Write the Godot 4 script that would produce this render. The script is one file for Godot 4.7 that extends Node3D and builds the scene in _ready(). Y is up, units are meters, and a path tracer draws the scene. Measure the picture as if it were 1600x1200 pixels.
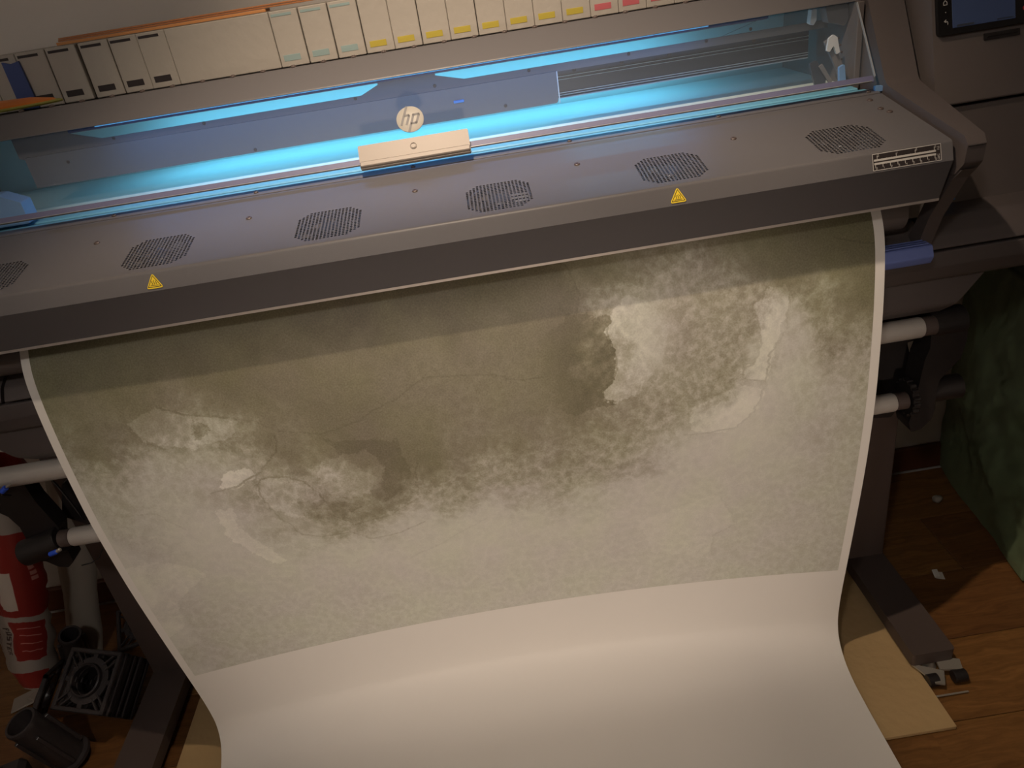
extends Node3D
# A wide-format printer with a print hanging out of it, seen from above, slightly rolled.
# Metres. x to the right, y up, the printer's front looks along +z. "F" is distance in front of the camera (z = -F).

var used := {}
var M := {}

class MB:
	var v := PackedVector3Array()
	var n := PackedVector3Array()
	var uv := PackedVector2Array()
	func tri(a: Vector3, b: Vector3, c: Vector3, na: Vector3, nb: Vector3, nc: Vector3, ua = null, ub = null, uc = null) -> void:
		if (b - a).cross(c - a).dot(na + nb + nc) > 0.0:
			var t := b; b = c; c = t
			t = nb; nb = nc; nc = t
			var tu = ub; ub = uc; uc = tu
		for p in [a, b, c]: v.append(p)
		for q in [na, nb, nc]: n.append(q)
		if ua == null:
			for p in [a, b, c]: uv.append(Vector2(p.x, p.z))
		else:
			for p in [ua, ub, uc]: uv.append(p)
	func quad(a: Vector3, b: Vector3, c: Vector3, d: Vector3, nn: Vector3) -> void:
		tri(a, b, c, nn, nn, nn)
		tri(a, c, d, nn, nn, nn)
	# chamfered box
	func box(c: Vector3, s: Vector3, ch := 0.002, bs := Basis.IDENTITY) -> void:
		var h := s * 0.5
		ch = minf(ch, minf(h.x, minf(h.y, h.z)) * 0.9)
		var pt := func(sx: int, sy: int, sz: int, ax: int) -> Vector3:
			var p := Vector3(sx * (h.x - (0.0 if ax == 0 else ch)), sy * (h.y - (0.0 if ax == 1 else ch)), sz * (h.z - (0.0 if ax == 2 else ch)))
			return c + bs * p
		for s1 in [-1, 1]:
			quad(pt.call(s1, -1, -1, 0), pt.call(s1, 1, -1, 0), pt.call(s1, 1, 1, 0), pt.call(s1, -1, 1, 0), bs * Vector3(s1, 0, 0))
			quad(pt.call(-1, s1, -1, 1), pt.call(1, s1, -1, 1), pt.call(1, s1, 1, 1), pt.call(-1, s1, 1, 1), bs * Vector3(0, s1, 0))
			quad(pt.call(-1, -1, s1, 2), pt.call(1, -1, s1, 2), pt.call(1, 1, s1, 2), pt.call(-1, 1, s1, 2), bs * Vector3(0, 0, s1))
			for s2 in [-1, 1]:
				quad(pt.call(-1, s1, s2, 1), pt.call(1, s1, s2, 1), pt.call(1, s1, s2, 2), pt.call(-1, s1, s2, 2), bs * Vector3(0, s1, s2).normalized())
				quad(pt.call(s1, -1, s2, 0), pt.call(s1, 1, s2, 0), pt.call(s1, 1, s2, 2), pt.call(s1, -1, s2, 2), bs * Vector3(s1, 0, s2).normalized())
				quad(pt.call(s1, s2, -1, 0), pt.call(s1, s2, 1, 0), pt.call(s1, s2, 1, 1), pt.call(s1, s2, -1, 1), bs * Vector3(s1, s2, 0).normalized())
				for s3 in [-1, 1]:
					var nn: Vector3 = bs * Vector3(s1, s2, s3).normalized()
					tri(pt.call(s1, s2, s3, 0), pt.call(s1, s2, s3, 1), pt.call(s1, s2, s3, 2), nn, nn, nn)
	# extrude a polygon: axis "x": (F, y) along x; "z": (x, y) from F0 to F1; "y": (x, F) upwards
	func ext(poly: Array, t0: float, t1: float, axis := "x", smooth := 40.0) -> void:
		var pp := PackedVector2Array(poly)
		var area := 0.0
		var k := pp.size()
		for i in k:
			area += pp[i].cross(pp[(i + 1) % k])
		var sg := 1.0 if area > 0.0 else -1.0
		var en := []
		for i in k:
			var d := (pp[(i + 1) % k] - pp[i]).normalized()
			en.append(Vector2(d.y, -d.x) * sg)
		var cs := cos(deg_to_rad(smooth))
		for i in k:
			var j := (i + 1) % k
			var n0: Vector2 = en[i]
			var n1: Vector2 = en[i]
			var pe: Vector2 = en[(i + k - 1) % k]
			var ne: Vector2 = en[j]
			if pe.dot(n0) > cs: n0 = (pe + en[i]).normalized()
			if ne.dot(n1) > cs: n1 = (ne + en[i]).normalized()
			var a := at(pp[i], t0, axis)
			var b := at(pp[j], t0, axis)
			var c := at(pp[j], t1, axis)
			var d2 := at(pp[i], t1, axis)
			var na := dirn(n0, axis)
			var nb := dirn(n1, axis)
			tri(a, b, c, na, nb, nb)
			tri(a, c, d2, na, nb, na)
		var idx := Geometry2D.triangulate_polygon(pp)
		for t in [t0, t1]:
			var s := 1.0 if t == maxf(t0, t1) else -1.0
			var nn := Vector3(s, 0, 0) if axis == "x" else (Vector3(0, 0, -s) if axis == "z" else Vector3(0, s, 0))
			for i in range(0, idx.size(), 3):
				tri(at(pp[idx[i]], t, axis), at(pp[idx[i + 1]], t, axis), at(pp[idx[i + 2]], t, axis), nn, nn, nn)
	func at(p: Vector2, t: float, axis: String) -> Vector3:
		if axis == "x": return Vector3(t, p.y, -p.x)
		if axis == "z": return Vector3(p.x, p.y, -t)
		return Vector3(p.x, t, -p.y)
	func dirn(p: Vector2, axis: String) -> Vector3:
		if axis == "x": return Vector3(0, p.y, -p.x)
		if axis == "z": return Vector3(p.x, p.y, 0)
		return Vector3(p.x, 0, -p.y)
	# lathe round the y axis of xf; profile of (radius, height)
	func lathe(prof: Array, xf := Transform3D.IDENTITY, seg := 24, smooth := 40.0) -> void:
		var k := prof.size()
		var en := []
		for i in k - 1:
			var d: Vector2 = (prof[i + 1] - prof[i]).normalized()
			en.append(Vector2(d.y, -d.x))
		var cs := cos(deg_to_rad(smooth))
		for i in k - 1:
			var n0: Vector2 = en[i]
			var n1: Vector2 = en[i]
			if i > 0 and en[i - 1].dot(en[i]) > cs: n0 = (en[i - 1] + en[i]).normalized()
			if i < k - 2 and en[i + 1].dot(en[i]) > cs: n1 = (en[i + 1] + en[i]).normalized()
			for s in seg:
				var a0 := TAU * s / seg
				var a1 := TAU * (s + 1) / seg
				var p := [pol(prof[i], a0), pol(prof[i + 1], a0), pol(prof[i + 1], a1), pol(prof[i], a1)]
				var q := [pol(n0, a0), pol(n1, a0), pol(n1, a1), pol(n0, a1)]
				for j in 4:
					p[j] = xf * p[j]
					q[j] = (xf.basis * q[j]).normalized()
				if prof[i].x > 1e-6: tri(p[0], p[2], p[3], q[0], q[2], q[3])
				if prof[i + 1].x > 1e-6: tri(p[0], p[1], p[2], q[0], q[1], q[2])
	func pol(p: Vector2, a: float) -> Vector3:
		return Vector3(p.x * cos(a), p.y, p.x * sin(a))
	func cyl(a: Vector3, b: Vector3, r: float, seg := 24, ch := 0.001) -> void:
		var l := (b - a).length()
		lathe([Vector2(0, 0), Vector2(r - ch, 0), Vector2(r, ch), Vector2(r, l - ch), Vector2(r - ch, l), Vector2(0, l)], along(a, b), seg)
	func along(a: Vector3, b: Vector3) -> Transform3D:
		var y := (b - a).normalized()
		var x := y.cross(Vector3(0.31, 0.2, 0.93)).normalized()
		return Transform3D(Basis(x, y, x.cross(y)), a)
	func tube(pts: Array, r: float, seg := 8) -> void:
		var k := pts.size()
		var rings := []
		for i in k:
			var d: Vector3 = (pts[mini(i + 1, k - 1)] - pts[maxi(i - 1, 0)]).normalized()
			var x := d.cross(Vector3(0.31, 0.2, 0.93)).normalized()
			var z := x.cross(d)
			var ring := []
			for s in seg:
				var a := TAU * s / seg
				ring.append(x * cos(a) + z * sin(a))
			rings.append(ring)
		for i in k - 1:
			for s in seg:
				var t := (s + 1) % seg
				var a: Vector3 = rings[i][s]
				var b: Vector3 = rings[i][t]
				var c: Vector3 = rings[i + 1][t]
				var d: Vector3 = rings[i + 1][s]
				tri(pts[i] + a * r, pts[i] + b * r, pts[i + 1] + c * r, a, b, c)
				tri(pts[i] + a * r, pts[i + 1] + c * r, pts[i + 1] + d * r, a, c, d)
	func mesh(o := Vector3.ZERO) -> ArrayMesh:
		var vv := v.duplicate()
		if o != Vector3.ZERO:
			for i in vv.size(): vv[i] -= o
		var arr := []
		arr.resize(Mesh.ARRAY_MAX)
		arr[Mesh.ARRAY_VERTEX] = vv
		arr[Mesh.ARRAY_NORMAL] = n
		arr[Mesh.ARRAY_TEX_UV] = uv
		var m := ArrayMesh.new()
		m.add_surface_from_arrays(Mesh.PRIMITIVE_TRIANGLES, arr)
		return m

func rnd(poly: Array, r, seg := 4) -> Array:
	var out := []
	var k := poly.size()
	for i in k:
		var p: Vector2 = poly[i]
		var rr: float = r[i] if r is Array else r
		var a: Vector2 = poly[(i + k - 1) % k] - p
		var b: Vector2 = poly[(i + 1) % k] - p
		var ang := absf(a.angle_to(b))
		if rr <= 0.0 or ang > 3.0:
			out.append(p)
			continue
		var d := minf(rr / tan(ang * 0.5), minf(a.length(), b.length()) * 0.48)
		var p0 := p + a.normalized() * d
		var p1 := p + b.normalized() * d
		for s in seg + 1:
			var t := float(s) / seg
			out.append(p0.lerp(p, t).lerp(p.lerp(p1, t), t))
	return out

func V(a: Array) -> Array:
	var o := []
	for p in a: o.append(Vector2(p[0], p[1]))
	return o

func numbered(parent: Node, called: String) -> String:
	var key := str(parent.get_instance_id()) + called
	var k: int = used.get(key, 0)
	used[key] = k + 1
	return called if k == 0 else "%s_%03d" % [called, k]

func origin(nd: Node) -> Vector3:
	var o := Vector3.ZERO
	while nd is Node3D and nd != self:
		o += nd.position
		nd = nd.get_parent()
	return o

func thing(called: String, label: String, category: String, where := Vector3.ZERO, group := "") -> Node3D:
	var o := Node3D.new()
	o.name = numbered(self, called)
	add_child(o, true)
	o.position = where
	return tag(o, label, category, group)

func tag(o: Node3D, label: String, category: String, group := "") -> Node3D:
	o.set_meta("label", label)
	o.set_meta("category", category)
	if group != "": o.set_meta("group", group)
	return o

func obj(called: String, b, mat: Material, parent: Node = self) -> MeshInstance3D:
	var o := MeshInstance3D.new()
	o.name = numbered(parent, called)
	o.mesh = b.mesh(origin(parent)) if b is MB else b
	o.material_override = mat
	parent.add_child(o, true)
	return o

func struct(called: String, b: MB, mat: Material) -> MeshInstance3D:
	var o := obj(called, b, mat)
	o.set_meta("kind", "structure")
	return o

func bx(c: Vector3, s: Vector3, ch := 0.002, bs := Basis.IDENTITY) -> MB:
	var b := MB.new()
	b.box(c, s, ch, bs)
	return b

# ---------------------------------------------------------------- materials
func noise_tex(freq: float, size := 256, seed := 1, oct := 3, as_normal := false, strength := 4.0, ramp = null) -> NoiseTexture2D:
	var f := FastNoiseLite.new()
	f.seed = seed
	f.frequency = freq
	f.fractal_octaves = oct
	var t := NoiseTexture2D.new()
	t.width = size
	t.height = size
	t.seamless = true
	t.noise = f
	t.as_normal_map = as_normal
	t.bump_strength = strength
	if ramp: t.color_ramp = ramp
	return t

func mat(c: Color, rough := 0.5, metal := 0.0) -> StandardMaterial3D:
	var m := StandardMaterial3D.new()
	m.albedo_color = c
	m.roughness = rough
	m.metallic = metal
	return m

func grained(m: StandardMaterial3D, tex: Texture2D, amount: float, scale: float) -> StandardMaterial3D:
	m.normal_enabled = true
	m.normal_texture = tex
	m.normal_scale = amount
	m.uv1_triplanar = true
	m.uv1_scale = Vector3.ONE * scale
	return m

func rgb(r: int, g: int, b: int) -> Color:
	return Color(r / 255.0, g / 255.0, b / 255.0)

func wood_image(dark: Color, light: Color, seed: int) -> ImageTexture:
	var f := FastNoiseLite.new()
	f.seed = seed
	f.frequency = 0.02
	f.fractal_octaves = 4
	var g := FastNoiseLite.new()
	g.seed = seed + 7
	g.frequency = 0.05
	var im := Image.create(768, 256, false, Image.FORMAT_RGB8)
	for y in 256:
		for x in 768:
			var w := g.get_noise_2d(x * 0.12, y * 0.5) * 22.0
			var a := f.get_noise_2d(x * 0.1, (y + w) * 3.2) * 0.5 + 0.5
			var b := f.get_noise_2d(x * 0.5 + 900.0, (y + w * 0.4) * 14.0) * 0.5 + 0.5
			im.set_pixel(x, y, dark.lerp(light, clampf(a * 0.75 + b * 0.5 - 0.1, 0, 1)))
	return ImageTexture.create_from_image(im)

func make_materials() -> void:
	var fine := noise_tex(0.35, 256, 3, 2, true, 3.0)
	var wavy := noise_tex(0.012, 256, 5, 4, true, 14.0)
	M.plastic = grained(mat(rgb(98, 95, 96), 0.42), fine, 0.25, 14.0)
	M.plastic_dark = grained(mat(rgb(90, 82, 80), 0.45), fine, 0.25, 14.0)
	M.cabinet = grained(mat(rgb(104, 95, 91), 0.5), fine, 0.25, 14.0)
	M.steel_dark = grained(mat(rgb(82, 70, 66), 0.45), fine, 0.15, 10.0)
	M.black = mat(rgb(36, 32, 32), 0.4)
	M.void = mat(rgb(10, 10, 11), 0.8)
	M.panel_black = mat(rgb(18, 17, 19), 0.16)
	M.lip = mat(rgb(190, 180, 172), 0.4, 0.3)
	M.plate = mat(rgb(122, 120, 122), 0.55, 0.1)
	M.rail = mat(rgb(70, 76, 88), 0.4, 0.3)
	M.rail_line = mat(rgb(215, 225, 230), 0.3, 0.1)
	M.platen = mat(rgb(205, 220, 214), 0.42)
	M.seal = mat(rgb(96, 94, 128), 0.5)
	M.led_tinted_ledge = mat(rgb(120, 186, 208), 0.4)  # cyan glow of the LED painted into the platen edge and strip
	M.groove = mat(rgb(20, 60, 120), 0.4)
	M.white_plastic = mat(rgb(215, 218, 220), 0.4)
	M.end_block_led_tint = mat(rgb(120, 160, 205), 0.45)  # white plastic with the blue LED light painted in
	M.alu = mat(rgb(205, 199, 192), 0.36, 0.25)
	M.alu_brushed = mat(rgb(140, 131, 123), 0.5, 0.1)
	M.emblem = mat(rgb(160, 155, 146), 0.5, 0.0)
	M.emblem_ink = mat(rgb(80, 77, 78), 0.5)
	M.glass = mat(Color(0.8, 0.85, 0.9, 0.03), 0.26)
	M.glass.anisotropy_enabled = true
	M.glass.anisotropy = 0.85
	M.glass.metallic_specular = 0.07
	M.glass.transparency = BaseMaterial3D.TRANSPARENCY_ALPHA
	M.glass_edge = mat(rgb(150, 150, 150), 0.3)
	M.paper = mat(rgb(232, 228, 222), 0.6)
	M.carton = grained(mat(rgb(168, 161, 151), 0.6), noise_tex(0.05, 256, 9, 3, true, 2.0), 0.2, 3.0)
	M.ink_black = mat(rgb(42, 34, 34), 0.6)
	M.ink_cyan = mat(rgb(140, 160, 158), 0.6)
	M.ink_yellow = mat(rgb(178, 160, 58), 0.6)
	M.ink_red = mat(rgb(184, 92, 98), 0.6)
	M.blue_tape = mat(rgb(58, 76, 128), 0.5)
	M.orange = mat(rgb(226, 128, 46), 0.4)
	M.lime = mat(rgb(150, 150, 70), 0.5)
	M.lever = mat(rgb(108, 124, 186), 0.42)
	M.wall = grained(mat(rgb(214, 206, 197), 0.85), noise_tex(0.02, 256, 21, 4, true, 3.0), 0.25, 1.5)
	M.ceiling = mat(rgb(225, 218, 208), 0.9)
	M.skirting = mat(rgb(96, 54, 30), 0.5)
	M.bale = grained(mat(rgb(116, 132, 100), 0.38), wavy, 0.05, 0.4)
	M.film = mat(rgb(190, 200, 185), 0.3)
	M.flange = mat(rgb(58, 53, 54), 0.36)
	M.yellow = mat(rgb(252, 218, 48), 0.5)
	M.silver = mat(rgb(190, 184, 174), 0.35, 0.6)
	M.board = grained(mat(rgb(188, 158, 112), 0.7), noise_tex(0.06, 256, 31, 4, true, 3.0), 0.2, 2.0)
	M.mark = mat(rgb(200, 196, 190), 0.5)
	M.blue_clip = mat(rgb(40, 80, 200), 0.4)
	M.sticker = mat(rgb(50, 140, 215), 0.4)
	M.sticker_light = mat(rgb(150, 205, 235), 0.4)
	M.sleeve = mat(rgb(160, 150, 138), 0.5)
	M.batten = mat(rgb(196, 134, 78), 0.55)
	M.batten_dark = mat(rgb(170, 108, 60), 0.55)
	M.red_dot = mat(rgb(200, 50, 60), 0.5)
	M.planks = []
	for k in 3:
		var m := mat(Color.WHITE, 0.42)
		m.albedo_texture = wood_image([rgb(86, 54, 26), rgb(94, 62, 30), rgb(80, 50, 26)][k], [rgb(142, 96, 52), rgb(150, 106, 60), rgb(132, 90, 50)][k], 40 + k * 11)
		m.uv1_scale = Vector3(1.1, 3.1, 1)
		m.uv1_offset = Vector3(0.21 * k, 0.17 * k, 0)
		M.planks.append(m)

# ---------------------------------------------------------------- the print
func print_image() -> Image:
	var W := 1280
	var H := 720
	# tone of the print (1 = bare paper) by height t, then across in twentieths of the width
	var rows := {
		0.0: [.50, .50, .48, .48, .46, .45, .44, .43, .43, .43, .43, .43, .44, .50, .60, .64, .62, .58, .53, .50, .47],
		.05: [.52, .50, .50, .50, .49, .48, .48, .48, .48, .47, .47, .47, .50, .58, .70, .76, .70, .64, .56, .50, .47],
		.1: [.56, .54, .52, .52, .53, .54, .55, .55, .55, .54, .54, .53, .53, .60, .80, .82, .76, .70, .60, .54, .50],
		.15: [.58, .58, .58, .60, .56, .55, .56, .56, .57, .58, .58, .58, .56, .55, .82, .84, .76, .74, .80, .66, .56],
		.2: [.60, .62, .64, .66, .62, .57, .54, .55, .57, .58, .59, .59, .56, .55, .80, .82, .76, .74, .86, .76, .62],
		.25: [.70, .72, .74, .76, .70, .60, .55, .55, .57, .58, .59, .59, .57, .55, .76, .78, .74, .76, .88, .82, .70],
		.3: [.78, .82, .84, .84, .76, .64, .56, .55, .57, .58, .60, .60, .58, .58, .72, .76, .74, .78, .88, .85, .76],
		.35: [.82, .86, .86, .84, .80, .70, .60, .56, .56, .58, .62, .62, .60, .62, .70, .74, .76, .84, .90, .87, .82],
		.4: [.85, .87, .88, .84, .74, .78, .76, .68, .56, .58, .66, .70, .66, .68, .72, .76, .84, .92, .90, .87, .84],
		.45: [.86, .88, .90, .86, .82, .74, .74, .62, .58, .68, .74, .74, .70, .72, .76, .82, .90, .92, .90, .87, .84],
		.5: [.87, .89, .92, .86, .84, .74, .68, .66, .72, .76, .78, .76, .74, .76, .80, .86, .91, .92, .89, .87, .84],
		.55: [.87, .89, .91, .88, .82, .80, .76, .80, .82, .82, .82, .80, .78, .80, .84, .88, .91, .90, .89, .87, .85],
		.6: [.88, .90, .90, .90, .88, .88, .88, .88, .90, .90, .90, .88, .86, .87, .89, .90, .90, .90, .89, .87, .85],
		.7: [.87, .88, .89, .90, .90, .90, .91, .91, .91, .92, .92, .91, .91, .91, .91, .91, .90, .89, .88, .87, .86],
		.85: [.86, .86, .87, .88, .88, .88, .88, .89, .89, .89, .89, .89, .89, .89, .89, .89, .89, .88, .88, .87, .86],
		1.0: [.86, .86, .87, .87, .87, .87, .87, .88, .88, .88, .88, .88, .88, .88, .88, .88, .88, .87, .87, .86, .86]}
	var ts: Array = rows.keys()
	var small := Image.create(21, 29, false, Image.FORMAT_RF)
	for y in 29:
		var t := clampf((y / 28.0 - .061) / .939, 0.0, 1.0)
		var k := 0
		while k < ts.size() - 2 and t > ts[k + 1]: k += 1
		var f: float = (t - ts[k]) / (ts[k + 1] - ts[k])
		for x in 21:
			small.set_pixel(x, y, Color(lerpf(rows[ts[k]][x], rows[ts[k + 1]][x], f), 0, 0))
	small.resize(W, H, Image.INTERPOLATE_CUBIC)
	var base := small.get_data().to_float32_array()
	var nz := func(freq: float, seed: int, oct: int, ridged := false, gain := 0.62) -> PackedByteArray:
		var f := FastNoiseLite.new()
		f.noise_type = FastNoiseLite.TYPE_SIMPLEX_SMOOTH
		f.seed = seed
		f.frequency = freq
		f.fractal_octaves = oct
		f.fractal_gain = gain
		if ridged: f.fractal_type = FastNoiseLite.FRACTAL_RIDGED
		var im := f.get_image(W, H)
		im.convert(Image.FORMAT_L8)
		return im.get_data()
	var wx: PackedByteArray = nz.call(0.009, 11, 4, false, .5)
	var wy: PackedByteArray = nz.call(0.009, 12, 4, false, .5)
	var mott: PackedByteArray = nz.call(0.05, 13, 6)
	var fin: PackedByteArray = nz.call(0.3, 14, 2)
	var rid: PackedByteArray = nz.call(0.03, 15, 5, true)
	var hue: PackedByteArray = nz.call(0.006, 16, 3)
	# pale tide-marked patches: polygon, how much lighter, how it fades
	var add := PackedFloat32Array()
	add.resize(W * H)
	add.fill(0.0)
	var patches := [
		[[[.68, .125], [.68, .137], [.673, .159], [.679, .194], [.683, .226], [.68, .257], [.675, .279], [.662, .294], [.662, .313], [.678, .327], [.70, .32], [.74, .24], [.75, .15], [.72, .10], [.70, .09]], 0.14, 0.67, 0.09],
		[[[.68, .125], [.68, .137], [.673, .159], [.679, .194], [.683, .226], [.68, .257], [.675, .279], [.662, .294], [.662, .313], [.678, .327], [.62, .34], [.59, .3], [.59, .16], [.63, .11]], -0.13, 0.675, -0.09],
		[[[.868, .125], [.865, .14], [.851, .157], [.859, .198], [.861, .245], [.853, .286], [.837, .295], [.84, .32], [.868, .334], [.875, .28], [.884, .221], [.898, .16], [.892, .12]], 0.08, -1.0, 0.0],
		[[[.171, .351], [.186, .337], [.21, .342], [.214, .366], [.191, .381], [.165, .384]], 0.14, -1.0, 0.0],
		[[[.163, .206], [.177, .219], [.175, .242], [.161, .254], [.158, .229]], -0.12, -1.0, 0.0],
		[[[.127, .164], [.158, .189], [.197, .209], [.215, .222], [.20, .26], [.15, .27], [.10, .24], [.085, .19]], 0.09, -1.0, 0.0],
		[[[-.02, .56], [.008, .563], [.039, .561], [.076, .591], [.094, .632], [.059, .674], [.035, .72], [.03, .80], [-.02, .85]], 0.045, -1.0, 0.0],
		[[[.145, .44], [.17, .44], [.165, .50], [.185, .57], [.205, .64], [.19, .65], [.165, .59], [.145, .52]], 0.06, -1.0, 0.0],
		[[[.217, .372], [.253, .379], [.271, .398], [.282, .434], [.293, .498], [.28, .51], [.24, .50], [.217, .46], [.206, .41]], 0.05, -1.0, 0.0],
		[[[.30, .35], [.36, .34], [.375, .40], [.36, .45], [.33, .47], [.30, .46], [.285, .41]], 0.07, -1.0, 0.0],
		[[[.31, .30], [.40, .33], [.405, .42], [.39, .47], [.36, .50], [.345, .47], [.36, .42], [.33, .36]], -0.05, -1.0, 0.0],
		[[[.245, .45], [.30, .47], [.33, .50], [.30, .53], [.255, .51]], -0.06, -1.0, 0.0],
		[[[.802, .66], [.817, .67], [.842, .781], [.81, .816], [.805, .90], [.72, .86], [.70, .72]], 0.02, -1.0, 0.0],
		[[[.77, .43], [.80, .45], [.831, .444], [.855, .404], [.868, .36], [.83, .33], [.77, .38]], 0.05, -1.0, 0.0],
	]
	for p in patches:
		var pts := PackedVector2Array(V(p[0]))
		for k in pts.size(): pts[k].y = .061 + .939 * pts[k].y
		var lo := Vector2(1, 1)
		var hi := Vector2(0, 0)
		for q in pts:
			lo = lo.min(q)
			hi = hi.max(q)
		for y in range(maxi(0, int(lo.y * H) - 12), mini(H, int(hi.y * H) + 12)):
			for x in range(maxi(0, int(lo.x * W) - 12), mini(W, int(hi.x * W) + 12)):
				var i := y * W + x
				var q := Vector2((x + (mott[i] - 128) * 0.05) / W, (y + (mott[(i + W * 300 + 500) % (W * H)] - 128) * 0.05) / H)
				if Geometry2D.is_point_in_polygon(q, pts):
					var w := 1.0
					if p[2] > 0.0: w = clampf(1.0 - (q.x - p[2]) / p[3], 0.25 if p[3] > 0.0 else 0.0, 1.0)
					add[i] += p[1] * w
	# thin dark tide lines
	var lines := [
		[[[.68, .10], [.68, .137], [.673, .159], [.679, .194], [.683, .226], [.68, .257], [.675, .279], [.662, .294], [.662, .313], [.678, .327]], -.06],
		[[[.62, -.02], [.639, .014], [.647, .067], [.64, .132], [.621, .199], [.594, .237], [.566, .24], [.532, .218], [.478, .198], [.448, .192], [.411, .232], [.358, .271], [.308, .287], [.263, .266], [.237, .234], [.197, .209], [.158, .189], [.127, .164]], -.09],
		[[[.865, .14], [.851, .157], [.859, .198], [.861, .245], [.853, .286], [.837, .295], [.84, .32], [.868, .334]], -.06],
		[[[.898, .15], [.892, .224], [.872, .271], [.868, .342], [.855, .404], [.831, .444], [.798, .451], [.76, .442]], -.08],
		[[[.253, .379], [.217, .372], [.208, .408], [.217, .469], [.24, .56], [.263, .58], [.302, .581], [.328, .621], [.368, .618], [.406, .594]], -.16],
		[[[.415, .40], [.406, .502], [.364, .546], [.31, .558], [.293, .498], [.282, .434], [.271, .398], [.253, .379]], -.12],
		[[[.817, .67], [.842, .781], [.81, .816], [.809, .889]], -.05],
		[[[.488, .616], [.449, .654], [.408, .694], [.368, .724]], -.06],
		[[[.952, .041], [.981, .057], [1.0, .064]], -.10],
		[[[.152, .388], [.186, .383], [.224, .352], [.248, .309], [.255, .27]], -.15],
		[[[.04, .41], [.075, .42], [.10, .48]], -.08],
		[[[.52, .50], [.545, .56], [.55, .60]], -.05],
		[[[.118, .26], [.128, .29], [.136, .32]], -.08],
	]
	for l in lines:
		for k in l[0].size() - 1:
			var a := Vector2(l[0][k][0] * W, (.061 + .939 * l[0][k][1]) * H)
			var b := Vector2(l[0][k + 1][0] * W, (.061 + .939 * l[0][k + 1][1]) * H)
			var steps := int(a.distance_to(b) * 1.5) + 1
			for s in steps:
				var q := a.lerp(b, float(s) / steps)
				var i0 := clampi(int(q.y), 0, H - 1) * W + clampi(int(q.x), 0, W - 1)
				q += Vector2((mott[i0] - 128) * 0.04, (wx[i0] - 128) * 0.03)
				var str_: float = l[1] * (0.35 + 0.65 * rid[i0] / 255.0)
				for dy in range(-1, 2):
					for dx in range(-1, 2):
						var x := int(q.x) + dx
						var y := int(q.y) + dy
						if x < 0 or y < 0 or x >= W or y >= H: continue
						var fall := 1.0 if dx == 0 and dy == 0 else 0.4
						add[y * W + x] = add[y * W + x] if add[y * W + x] < str_ * fall else lerpf(add[y * W + x], str_ * fall, 0.5)
	var out := PackedByteArray()
	out.resize(W * H * 3)
	for y in H:
		for x in W:
			var i := y * W + x
			var m := (mott[i] - 128) / 128.0
			var sx := clampi(x + int((wx[i] - 128) * 0.32 + m * 7.0), 0, W - 1)
			var sy := clampi(y + int((wy[i] - 128) * 0.28 + m * 6.0), 0, H - 1)
			var val: float = base[sy * W + sx]
			var mid := clampf(1.0 - absf(val - 0.74) / 0.20, 0.0, 1.0)
			var r := rid[i] / 255.0
			val += m * 0.065 * mid + smoothstep(-.1, .1, m) * .03 * mid - .015 * mid + (fin[i] - 128) / 128.0 * (0.018 + 0.05 * mid + .05 * clampf((.72 - val) * 5.0, 0.0, 1.0)) + maxf(r - 0.5, 0.0) * 0.16 * mid - .02 * mid + (r - .6) * .03 + add[i]
			val = clampf(val, 0.3, 1.0)
			var k := clampf((val - 0.45) / 0.42, 0.0, 1.0)
			var h := (hue[i] - 128) / 128.0
			var gr := lerpf(0.945, 0.995, k) + 0.012 * h + .03 * clampf(1.0 - x / 330.0, 0.0, 1.0) * clampf(1.6 - y / 170.0, 0.0, 1.0) + .02 * clampf(x / 250.0 - 3.9, 0.0, 1.0) * clampf(1.8 - y / 130.0, 0.0, 1.0)
			var br := lerpf(0.74, 0.945, k) - 0.03 * h * (1.0 - 0.6 * k)
			var e := val * 232.0
			out[i * 3] = clampi(int(e), 0, 255)
			out[i * 3 + 1] = clampi(int(e * gr), 0, 255)
			out[i * 3 + 2] = clampi(int(e * br), 0, 255)
	return Image.create_from_data(W, H, false, Image.FORMAT_RGB8, out)

# path of the sheet (height y, distance F): out of the printer, down, and forward over the floor
var sheet_path := [[1.073, 1.275], [1.072, 1.225], [1.066, 1.18], [1.054, 1.152], [1.035, 1.134], [1.0, 1.117], [.95, 1.107], [.88, 1.10], [.8, 1.0965], [.71, 1.096], [.6, 1.103], [.51, 1.112], [.4, 1.126], [.31, 1.138], [.22, 1.150], [.16, 1.156], [.11, 1.156], [.07, 1.142], [.042, 1.112], [.028, 1.075], [.022, 1.03], [.019, .96], [.0175, .86], [.017, .74], [.017, .66]]

func sheet_point(u: float, x: float) -> Vector3:
	var k := clampi(int(u), 0, sheet_path.size() - 2)
	var f := u - k
	var p := []
	for j in 4:
		var q = sheet_path[clampi(k - 1 + j, 0, sheet_path.size() - 1)]
		p.append(Vector2(q[0], q[1]))
	var c: Vector2 = p[1].cubic_interpolate(p[2], p[0], p[3], f)
	var xx := (x + 0.07) / 0.68
	var w := smoothstep(0.80, 0.34, c.x) * smoothstep(0.02, 0.12, c.x)
	return Vector3(x, c.x, -(c.y + 0.048 * (1.0 - xx * xx) * w))

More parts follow.
